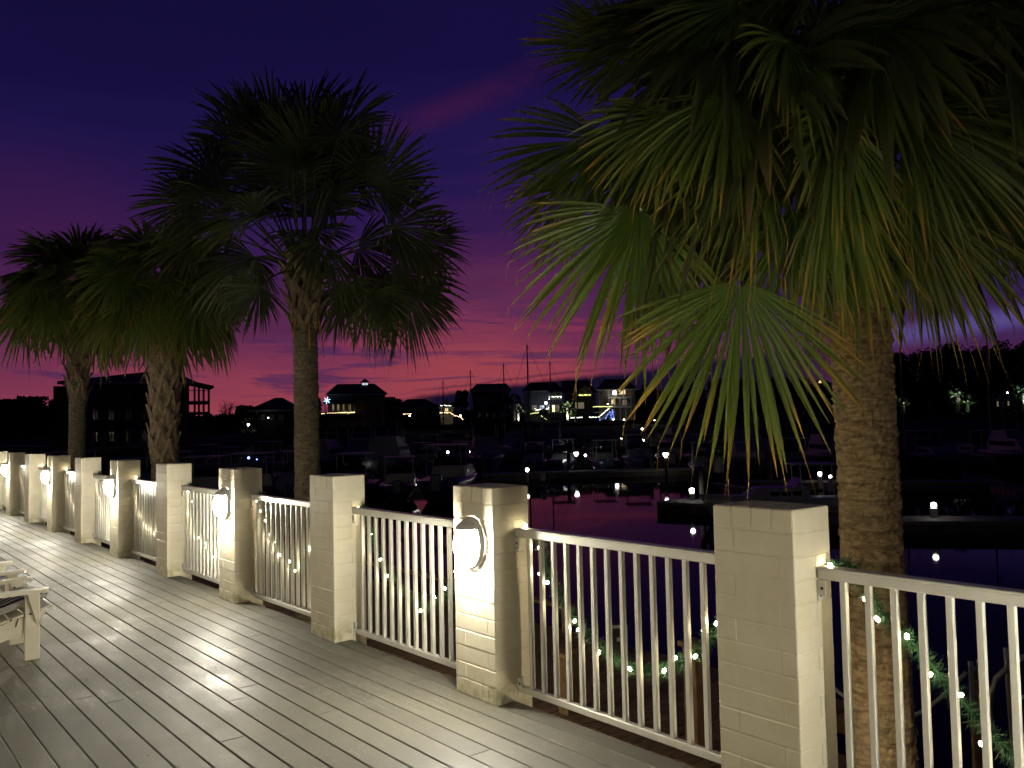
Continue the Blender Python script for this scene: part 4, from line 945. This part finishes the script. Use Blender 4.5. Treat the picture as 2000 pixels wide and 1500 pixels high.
# continuous low scrub in front of and between houses
mb = MB(); rn = random.Random(8)
for i in range(9000):
    px = rn.uniform(-150, 2150); Z = rn.uniform(150, 176) if px < 1650 else rn.uniform(112, 150)
    base = hor(px)+6; hgt = 4+5*noise.noise(Vector((px*.02, 0, 3)))+ (2 if px < 600 else 0); py = base-rn.random()*max(1, hgt)
    p = at(px, py, Z); u = Vector((rn.gauss(0, 1), rn.gauss(0, 1), rn.gauss(0, 1))).normalized()*rn.uniform(.3, .9); v_ = u.orthogonal().normalized()*rn.uniform(.2, .6); mb.quad(p-u, p+v_, p+u, p-v_)
mb.build('shore_scrub', m_tree, kind='stuff', label='low dark scrub along the far shore', cat='scrub')
mb = MB()
for i in range(16000):
    px = rn.uniform(-200, 2200); Z = rn.uniform(255, 330); top = hor(px)-26-10*noise.noise(Vector((px*.008, 5, 3)))-7*noise.noise(Vector((px*.04, 5, 9)))-(12 if px > 1250 else 0)-(78 if px > 1780 else 60 if px > 1700 else 0)
    if px < 120: top -= 10
    py = hor(px)+6-(hor(px)+6-top)*rn.random()**.6
    p = at(px, py, Z); u = Vector((rn.gauss(0, 1), rn.gauss(0, 1), rn.gauss(0, 1))).normalized()*rn.uniform(.8, 2.2); v_ = u.orthogonal().normalized()*rn.uniform(.6, 1.4); mb.quad(p-u, p+v_, p+u, p-v_)
for i in range(12000):
    px = rn.uniform(1690, 2300); Z = rn.uniform(200, 250); top = hor(px)-(112 if px > 1790 else 92)-12*noise.noise(Vector((px*.03, 2, 3)))
    py = hor(px)+8-(hor(px)+8-top)*rn.random()**.8; p = at(px, py, Z); u = Vector((rn.gauss(0, 1), rn.gauss(0, 1), rn.gauss(0, 1))).normalized()*rn.uniform(.8, 1.9); v_ = u.orthogonal().normalized()*rn.uniform(.6, 1.4); mb.quad(p-u, p+v_, p+u, p-v_)
mb.build('distant_woods', m_tree, kind='stuff', label='distant dark woods behind the far houses', cat='woods')
m_palmfar = noisy('far_palm_leaf', (.10, .16, .06), (.05, .09, .035), 3, .6, 0)
m_palmtr = mat('far_palm_trunk', (.45, .42, .36), .8)
def small_palm(px, Z, base, top, lb, energy=60, colr=(1, .97, .85), seed=1, crown=1.6):
    rn = random.Random(seed); root = frame_at(px, Z, 'small_palm', label=lb, cat='palm tree'); zb = zz(px, base, Z); zt = zz(px, top, Z)
    mb = MB(); mb.tube([(0, 0, zb-.5), (.05, 0, (zb+zt)/2), (0, 0, zt)], [.30, .24, .2], 8); mb.build('trunk', m_palmtr, root)
    mb = MB()
    for i in range(26):
        a = i*2.4; e_ = R(70-95*i/26); d = Vector((math.cos(a)*math.cos(e_), math.sin(a)*math.cos(e_), math.sin(e_))); c = Vector((0, 0, zt))+d*crown*.5
        sd = d.cross(UP).normalized() if abs(d.z) < .95 else Vector((1, 0, 0)); nn = sd.cross(d)
        for q in range(14):
            ph = -1.7+3.4*q/13; dd = d*math.cos(ph)+sd*math.sin(ph); tip = c+dd*crown*.62*rn.uniform(.8, 1.1)+Vector((0, 0, -.35*crown*abs(math.sin(ph))-.1)); w_ = dd.cross(nn).normalized()*.05*crown
            mb.quad(c-w_, c+w_, tip)
    mb.build('crown', m_palmfar, root)
    if energy:
        L = bpy.data.lights.new('uplight', 'SPOT'); L.energy = energy; L.color = colr; L.spot_size = R(80); L.spot_blend = .6; L.shadow_soft_size = .12
        o = bpy.data.objects.new('uplight', L); col.objects.link(o); o.parent = root; o.location = (.1, -1.1, zb+.15); o.rotation_euler = (R(172), 0, 0)
        mb = MB(); mb.lathe([(.0, 0), (.12, 0), (.15, .16)], 8, Matrix.Translation((.1, -1.1, zb-.05))); mb.build('uplight_housing', m_wdark, root)
    return root
small_palm(1106.5, 206, 827, 797, 'small palm with the brightest floodlit trunk, among the far houses', 3200, (1, .98, .72), 1, 2.6)
small_palm(1122, 206, 828, 808, 'small dim palm right of the floodlit palm trunk', 0, seed=2, crown=1.8)
small_palm(1011, 200, 830, 800, 'small palm with thin lit trunk left of the tallest mast', 900, seed=3, crown=2.4)
small_palm(1004, 190, 830, 782, 'dim palm beside the black unlit house', 60, seed=4, crown=2.2)
small_palm(1060, 205, 830, 806, 'small palm at the foot of the grey house stair', 700, (1, 1, .7), seed=5, crown=1.6)
small_palm(1762, 120, 806, 786, 'small uplit palm just right of the near palm trunk', 300, (1, .95, .8), 6, 1.2)
small_palm(1868, 118, 800, 778, 'larger of two uplit palms under the right woods', 650, (.85, 1, .92), 7, 1.9)
small_palm(1887, 119, 801, 782, 'smaller uplit palm beside the larger one under the right woods', 420, (.85, 1, .92), 8, 1.5)
small_palm(1998, 116, 803, 768, 'uplit palm at the right frame edge before the pale house', 900, (.8, 1, 1), 9, 1.8)
small_palm(1398, 48, 905, 878, 'unlit palm silhouette at the water side below the big fan', 0, (1, 1, 1), 10, .9)
def pole(px, Z, base, top, lb, r_=.09):
    root = frame_at(px, Z, 'radio_mast', label=lb, cat='mast'); mb = MB(); mb.tube([(0, 0, zz(px, base, Z)), (0, 0, zz(px, top, Z))], [r_, r_*.5], 6); mb.build('pole', m_steel, root); return root

# ------------------------------------------------------------------ marina: docks, lights, boats
m_dock = noisy('dock_concrete', (.12, .11, .10), (.08, .075, .07), 1.2, .85, .3, 10, .005)
m_pile = noisy('piling', (.06, .05, .04), (.035, .03, .025), 2, .9, .3, 10, .01)
def dock(px0, Z0, px1, Z1, w_, lb, piles=True):
    a = gp(px0, Z0); b_ = gp(px1, Z1); d = b_-a; L = d.length; ang = math.atan2(d.y, d.x)
    root = empty('dock', a, ang, label=lb, cat='dock', group='docks of the marina')
    mb = MB(); mb.box(0, L, -w_/2, w_/2, WZ+.38, WZ+.52, bev=.02); mb.build('walkway', m_dock, root)
    mb = MB(); mb.box(.02, L-.02, -w_/2+.03, w_/2-.03, WZ-.1, WZ+.379); mb.build('float', m_pile, root)
    if piles:
        for k in range(max(2, int(L/7))):
            x_ = 1.5+k*7; mb = MB()
            mb.tube([(x_, w_/2+.18, WZ-.5), (x_, w_/2+.18, WZ+1.9)], .15, 8); mb.lathe([(.19, WZ+1.9), (0, WZ+2.15)], 8, Matrix.Translation((x_, w_/2+.18, 0))); mb.build('piling', m_pile, root)
DOCKS = [(1292, 42, 1720, 36, 1.9, 'nearest dock, running right from the lamp behind the brick post'), (1600, 33, 2300, 31, 1.8, 'dock at the right, lit by the round lamp'),
         (560, 66, 1440, 70, 2.2, 'long middle dock with the two tall lanterns'), (300, 100, 1600, 104, 2.2, 'long dark dock behind the tall lanterns'),
         (-400, 58, 560, 62, 2.0, 'dark dock at the left beyond the brick posts'), (1450, 54, 1900, 50, 1.8, 'dock behind the near palm trunk'), (-300, 125, 1500, 132, 2.2, 'farthest dock along the shore'),
         (700, 57, 940, 59, 1.6, 'finger dock seen above the second plain brick post')]
for a in DOCKS: dock(*a)
def dock_light(px, py, ztop, lb, r_=.11, big=False):
    Z = (1.6-ztop)*F/(py-hor(px)); g_ = gp(px, Z); root = empty('dock_light', (g_.x, g_.y, 0), YAW, label=lb, cat='lamp', group='lights on the docks')
    mb = MB(); mb.box(-.11, .11, -.11, .11, WZ+.1, ztop-r_*1.1, bev=.01); mb.build('pedestal', m_grey if not big else m_pile, root)
    mb = MB()
    if big: mb.lathe([(.10, ztop-.13), (.22, ztop+.12), (.20, ztop+.16), (0, ztop+.17)], 10); 
    else: mb.lathe([(0, ztop-r_), (r_*.8, ztop-r_*.6), (r_, ztop), (r_*.8, ztop+r_*.6), (0, ztop+r_)], 10)
    mb.build('lamp_head', m_lampw, root, smooth=True)
    mb = MB(); mb.lathe([(.24 if big else r_*1.05, ztop+(.175 if big else r_*.95)), (0, ztop+(.27 if big else r_*1.25))], 10); mb.build('cap', m_pile, root); return root
dock_light(1122, 887, -1.2, 'tall dock lantern, the left of the two beyond the purple water', .2, True)
dock_light(1296, 889, -1.15, 'tall dock lantern, the right of the two beyond the purple water', .2, True)
LI = [(1345, 957, .13, 'brightest dock light at the head of the nearest dock'), (1813, 985, .11, 'round dock light right of the near palm trunk'), (836, 934, .12, 'dock light between the first lamp post and the plain post'),
      (1026, 917, .14, 'dock light just above the first lamp post'), (697, 895, .14, 'dock light right of the tall palm trunk'), (647, 900, .13, 'dock light touching the right side of the tall palm trunk'),
      (872, 883, .15, 'small dock light above the brick posts, left one of a pair'), (914, 882, .13, 'small dock light above the brick posts, right one of a pair'), (956, 853, .30, 'tiny far light below the black house'),
      (568, 860, .26, 'tiny far light left of the tall palm trunk'), (1145, 843, .30, 'tiny light below the blue stair'), (1138, 857, .24, 'far light above the left tall lantern'), (1093, 857, .20, 'faint far light left of the lantern'),
      (1211, 858, .24, 'far light, left one of three in a row under the lit galleries'), (1230, 857, .20, 'far light, middle one of three in a row under the lit galleries'), (1253, 860, .23, 'far light, right one of three in a row under the lit galleries'),
      (1252, 838, .34, 'tiny light right below the large lit house'), (1140, 889, .13, 'small light right of the left tall lantern'), (1595, 925, .13, 'dock light left of the near palm trunk'), (1615, 930, .08, 'smaller dock light touching the near palm trunk'),
      (1932, 860, .16, 'small far light in the dark water at the right'), (1316, 836, .26, 'tiny far light behind the fan tips'), (20, 868, .18, 'tiny far light at the left edge above the posts'), (485, 829, 0, ''),
      (748, 903, .06, 'very small dock light right of the tall palm'), (710, 909, .05, 'tiny dock light beside the pale box')]
for px, py, r_, lb in LI:
    if r_ and py > 840 or px in (1252, 1316): 
        if px in (1252, 1316): porch_lamp(px, py, 160, .20, lb)
        else: dock_light(px, py, -1.9, lb, r_)
porch_lamp(484, 829.5, 150, .2, 'pair of small white lamps left of the tall palm, upper shore'); porch_lamp(1276, 822, 190, .22, 'cold lamp at the foot of the trees right of the house row', m_cool)
porch_lamp(1244, 826, 200, .22, 'lamp at the right foot of the lit gallery house'); porch_lamp(898, 812, 170, .16, 'small lamp right of the glowing stairs'); porch_lamp(799, 812, 170, .14, 'small warm lamp left of the small lit house')
porch_lamp(523, 816, 118, .07, 'small white lamp on the dark house left of the palm trunk')
m_bl = mat('blue_lamp', (.3, .4, 1), .5, emit=(.12, .22, 1), strength=14)
porch_lamp(484, 894, 70, .10, 'small blue light on a boat left of the tall palm trunk', m_bl); porch_lamp(500, 897, 70, .05, 'faint blue light right of the small blue light', m_bl)
# pale fuel/utility boxes
def box_(px, pt, pb2, wp, Z, lb):
    root = frame_at(px, Z, 'dock_box', label=lb, cat='box'); k = Z/F; w_ = wp*k/2; mb = MB(); z0, z1 = zz(px, pb2, Z), zz(px, pt, Z); mb.box(-w_, w_, -w_, w_, z0, z1-.03, bev=.01); mb.build('body', m_grey, root)
    mb = MB(); mb.box(-w_*1.08, w_*1.08, -w_*1.08, w_*1.08, z1-.028, z1, bev=.008); mb.build('lid', m_trim, root)
box_(1057, 922, 938, 9, 60, 'pale upright box on the dock above the first lamp post'); box_(674, 904, 915, 5, 62, 'small pale box on the dock right of the tall palm trunk'); box_(875, 939, 955, 9, 52, 'dim pale box left of the first lamp post')

m_hullw = mat('white_hull', (.17, .18, .18), .4); m_hullb = mat('navy_hull', (.03, .04, .09), .25); m_canvas = noisy('boat_canvas', (.06, .08, .14), (.04, .05, .09), 3, .9, .2); m_mast = mat('mast_metal', (.12, .12, .12), .4, .6)
def hull_mesh(L, B, H, sheer=.25, tr=.85):
    mb = MB(); ns, nc = 15, 9
    for i in range(ns):
        t_ = i/(ns-1); x_ = -L/2+L*t_; b_ = B/2*(tr+(1-tr)*math.sin(min(1, t_*2)*math.pi/2) if t_ < .5 else math.cos((t_-.5)*2*math.pi/2)**.62 if t_ < 1 else 0.02)
        b_ = max(b_, .02); hz = H*(1+sheer*max(0, t_-.3)**2*2)
        for j in range(nc):
            s_ = -1+2*j/(nc-1); yy = b_*math.copysign(abs(s_)**.55, s_) if s_ else 0; z_ = -.35+(hz+.35)*abs(s_)**1.4; mb.v.append((x_+(.10*L*(z_/hz) if t_ > .8 else 0)*(t_-.8)*5, yy*(.78+.22*max(0, z_)/hz), z_))
    for i in range(ns-1):
        for j in range(nc-1): k = i*nc+j; mb.f.append((k, k+nc, k+nc+1, k+1))
        k = i*nc; mb.f.append((k, k+nc-1, k+2*nc-1, k+nc))       # deck
    mb.f.append(tuple(range(nc))); return mb
def cabin(mb, x0, x1, y_, z0, z1, rake=.35):
    pts = [(x0, z0), (x0+.05, z1), (x1-rake, z1), (x1, z0)]; i = len(mb.v)
    for s_ in (-1, 1): mb.v += [(x_, s_*y_*(.86 if z_ == z1 else 1), z_) for x_, z_ in pts]
    mb.f += [(i, i+1, i+2, i+3), (i+7, i+6, i+5, i+4)]+[(i+k, i+(k+1) % 4, i+4+(k+1) % 4, i+4+k) for k in range(4)]
def windows(mb, x0, x1, y_, z0, z1, n):
    for s_ in (-1, 1):
        for k in range(n): a = x0+(x1-x0)*(k+.1)/n; b_ = x0+(x1-x0)*(k+.9)/n; mb.box(a, b_, *sorted((s_*(y_), s_*(y_+.02))), z0, z1)
def motor_boat(hm):
    r = empty('motor_boat'); hull_mesh(8.2, 2.8, 1.1).build('hull', hm, r, smooth=True)
    mb = MB(); cabin(mb, -1.0, 2.6, 1.05, 1.1, 1.75, .9); mb.build('cabin', m_hullw, r)
    mb = MB(); mb.quad((-.2, -1.0, 1.76), (-.2, 1.0, 1.76), (-.6, .9, 2.25), (-.6, -.9, 2.25)); windows(mb, -.6, 1.2, .99, 1.3, 1.55, 3); mb.build('windscreen', m_glass, r)
    mb = MB(); mb.box(-2.6, -.2, -1.1, 1.1, 2.95, 3.03, bev=.02); mb.build('hardtop', m_hullw, r)
    mb = MB()
    for x_ in (-2.3, -.6):
        for y_ in (-1, 1): mb = MB(); mb.tube([(x_, y_, 1.1), (x_+.1, y_*.95, 2.95)], .03, 5); mb.build('top_post', m_steel, r)
    mb = MB(); mb.tube([(1.2, -1.05, 1.5), (2.4, -.95, 1.75), (3.7, -.45, 1.95), (4.2, 0, 2.0), (3.7, .45, 1.95), (2.4, .95, 1.75), (1.2, 1.05, 1.5)], .02, 5); mb.build('bow_rail', m_steel, r)
    mb = MB(); mb.box(-4.5, -4.1, -.3, .3, .5, 1.5, bev=.08); mb.build('outboard_motor', m_hullb, r); return r
def cruiser(hm):
    r = empty('cabin_cruiser'); hull_mesh(12, 3.8, 1.5).build('hull', hm, r, smooth=True)
    mb = MB(); cabin(mb, -3.2, 3.6, 1.5, 1.5, 2.6, 1.6); mb.build('cabin', m_hullw, r)
    mb = MB(); windows(mb, -2.8, 2.0, 1.42, 1.95, 2.35, 5); mb.build('cabin_window', m_glass, r)
    mb = MB(); cabin(mb, -3.0, .6, 1.3, 2.6, 3.3, .9); mb.build('flybridge', m_hullw, r)
    mb = MB(); mb.box(-3.2, .2, -1.35, 1.35, 4.5, 4.6, bev=.03); mb.build('bimini', m_canvas, r)
    mb = MB()
    for x_ in (-2.8, -.2):
        for y_ in (-1.2, 1.2): mb = MB(); mb.tube([(x_, y_, 3.3), (x_, y_, 4.5)], .035, 5); mb.build('top_post', m_steel, r)
    mb = MB(); mb.tube([(-3.1, 0, 4.6), (-3.5, 0, 6.6)], .03, 5); mb.build('antenna', m_steel, r)
    mb = MB(); mb.tube([(1.5, -1.6, 2.2), (3.8, -1.3, 2.45), (6, 0, 2.8), (3.8, 1.3, 2.45), (1.5, 1.6, 2.2)], .022, 5); mb.build('bow_rail', m_steel, r); return r
def sail_boat(hm, mh):
    r = empty('sail_boat'); hull_mesh(10, 3.1, 1.2).build('hull', hm, r, smooth=True)
    mb = MB(); cabin(mb, -1.6, 2.4, .95, 1.2, 1.7, .7); mb.build('cabin', m_hullw, r); mb = MB(); windows(mb, -1.2, 1.6, .86, 1.35, 1.55, 4); mb.build('cabin_window', m_glass, r)
    mb = MB(); mb.tube([(.9, 0, 1.2), (.9, 0, mh)], [.11, .075], 8); ms = mb.build('mast', m_mast, r)
    mb = MB()
    for z_ in (.45, .72): mb.tube([(.9, -.9*(1.2-z_), mh*z_+.6), (.9, .9*(1.2-z_), mh*z_+.6)], .03, 5)
    mb.tube([(.9, 0, mh), (.9, 0, mh+.5)], .012, 4); mb.build('spreader', m_mast, ms)
    mb = MB(); mb.tube([(.9, 0, 2.3), (-3.2, 0, 2.4)], .07, 7); mb.tube([(.7, 0, 2.5), (-1.2, 0, 2.62), (-3.1, 0, 2.52)], [.14, .17, .08], 8); mb.build('boom', m_canvas, r)
    mb = MB(); mb.tube([(4.9, 0, 1.6), (.9, 0, mh-.1)], .022, 4); mb.tube([(-4.8, 0, 1.3), (.9, 0, mh)], .022, 4)
    for s_ in (-1, 1): mb.tube([(.7, s_*1.45, 1.3), (.9, 0, mh-.3)], .016, 4)
    mb.build('stay', m_mast, r); return r
MBW, MBN = motor_boat(m_hullw), motor_boat(m_hullb); CRW, CRN = cruiser(m_hullw), cruiser(m_hullb)
used_ = set()
def put(src, px, Z, yaw, lb, cat, sc_=1.0, grp='boats moored in the marina'):
    o = src if src.name not in used_ else copy_tree(src); used_.add(src.name)
    g_ = gp(px, Z); o.location = (g_.x, g_.y, WZ); o.rotation_euler = (0, 0, YAW+R(yaw)); o.scale = (sc_,)*3; tag(o, lb, cat, grp)
    return o
rn = random.Random(31)
spots = []
for px in range(20, 1000, 62): spots.append((px+rn.uniform(-10, 10), 84+rn.uniform(-3, 3), 0))
for px in range(40, 960, 92): spots.append((px+rn.uniform(-12, 12), 52+rn.uniform(-2, 2), 1))
for px in range(1030, 1420, 70): spots.append((px+rn.uniform(-10, 10), 78+rn.uniform(-2, 2), 2))
for px in range(600, 1500, 80): spots.append((px+rn.uniform(-10, 10), 116+rn.uniform(-3, 3), 3))
for px in range(1450, 2010, 90): spots.append((px+rn.uniform(-10, 10), 72+rn.uniform(-3, 3), 4))
rows = {0: 'far row behind the posts', 1: 'near row behind the posts', 2: 'row behind the lanterns', 3: 'farthest row under the shore', 4: 'row right of the palm trunk'}
cnt = {}
for px, Z, rw in spots:
    q = rn.random(); src = (MBW if q < .3 else MBN if q < .5 else CRW if q < .75 else CRN) if rw not in (1, 2) else (MBW if q < .4 else MBN)
    k = cnt.get(rw, 0); cnt[rw] = k+1; nm = 'motor boat' if src in (MBW, MBN) else 'cabin cruiser'; hc = 'white' if src in (MBW, CRW) else 'dark'
    put(src, px, Z, rn.choice((90, -90))+rn.uniform(-8, 8), '%s %s, %s boat from the left in the %s' % (hc, nm, ORD[k], rows[rw]), 'boat', rn.uniform(.85, 1.1))
# the white hull seen just behind the nearest brick post
put(MBW, 1530, 38, 176, 'white hulled boat lying behind the top of the nearest brick post', 'boat', .8)
put(MBN, 1370, 66, 80, 'dark boat moored left of the right tall lantern', 'boat', .9)
for px, Z, mh, lb in ((1031, 103, None, 673), (984, 134, None, 710), (1075, 133, None, 706), (919, 147, None, 723), (865, 150, None, 743), (1761, 96, None, 650), (1931, 91, None, 636)):
    top = lb; mh_ = zz(px, top, Z)-WZ
    s_ = sail_boat(m_hullb if Z > 120 else m_hullw, mh_)
    nmx = {1031: 'sail boat with the tallest mast, left of centre of the house row', 984: 'sail boat whose mast stands against the black unlit house', 1075: 'sail boat with its mast right of the tallest mast',
           919: 'sail boat with a mast left of the black house ridge', 865: 'sail boat with the shortest mast, before the small lit house', 1761: 'sail boat with a mast just right of the near palm trunk',
           1931: 'sail boat with a tall mast at the right, before the pale cloud'}[px]
    put(s_, px, Z, {1031: 165, 984: 160, 1075: 170}.get(px, 165), nmx, 'sail boat')
    s_.location = gp(px, Z, WZ) - Matrix.Rotation(s_.rotation_euler.z, 3, 'Z') @ Vector((.9, 0, 0))

#@@END@@


# ------------------------------------------------------------------ render settings
sc.view_settings.view_transform = 'Standard'; sc.view_settings.look = 'None'; sc.view_settings.exposure = 0; sc.view_settings.gamma = 1
sc.cycles.use_denoising = True; sc.cycles.max_bounces = 6; sc.cycles.diffuse_bounces = 3; sc.cycles.glossy_bounces = 3; sc.cycles.transmission_bounces = 2
sc.cycles.sample_clamp_indirect = 4; sc.cycles.caustics_reflective = False; sc.cycles.caustics_refractive = False; sc.cycles.use_light_tree = True
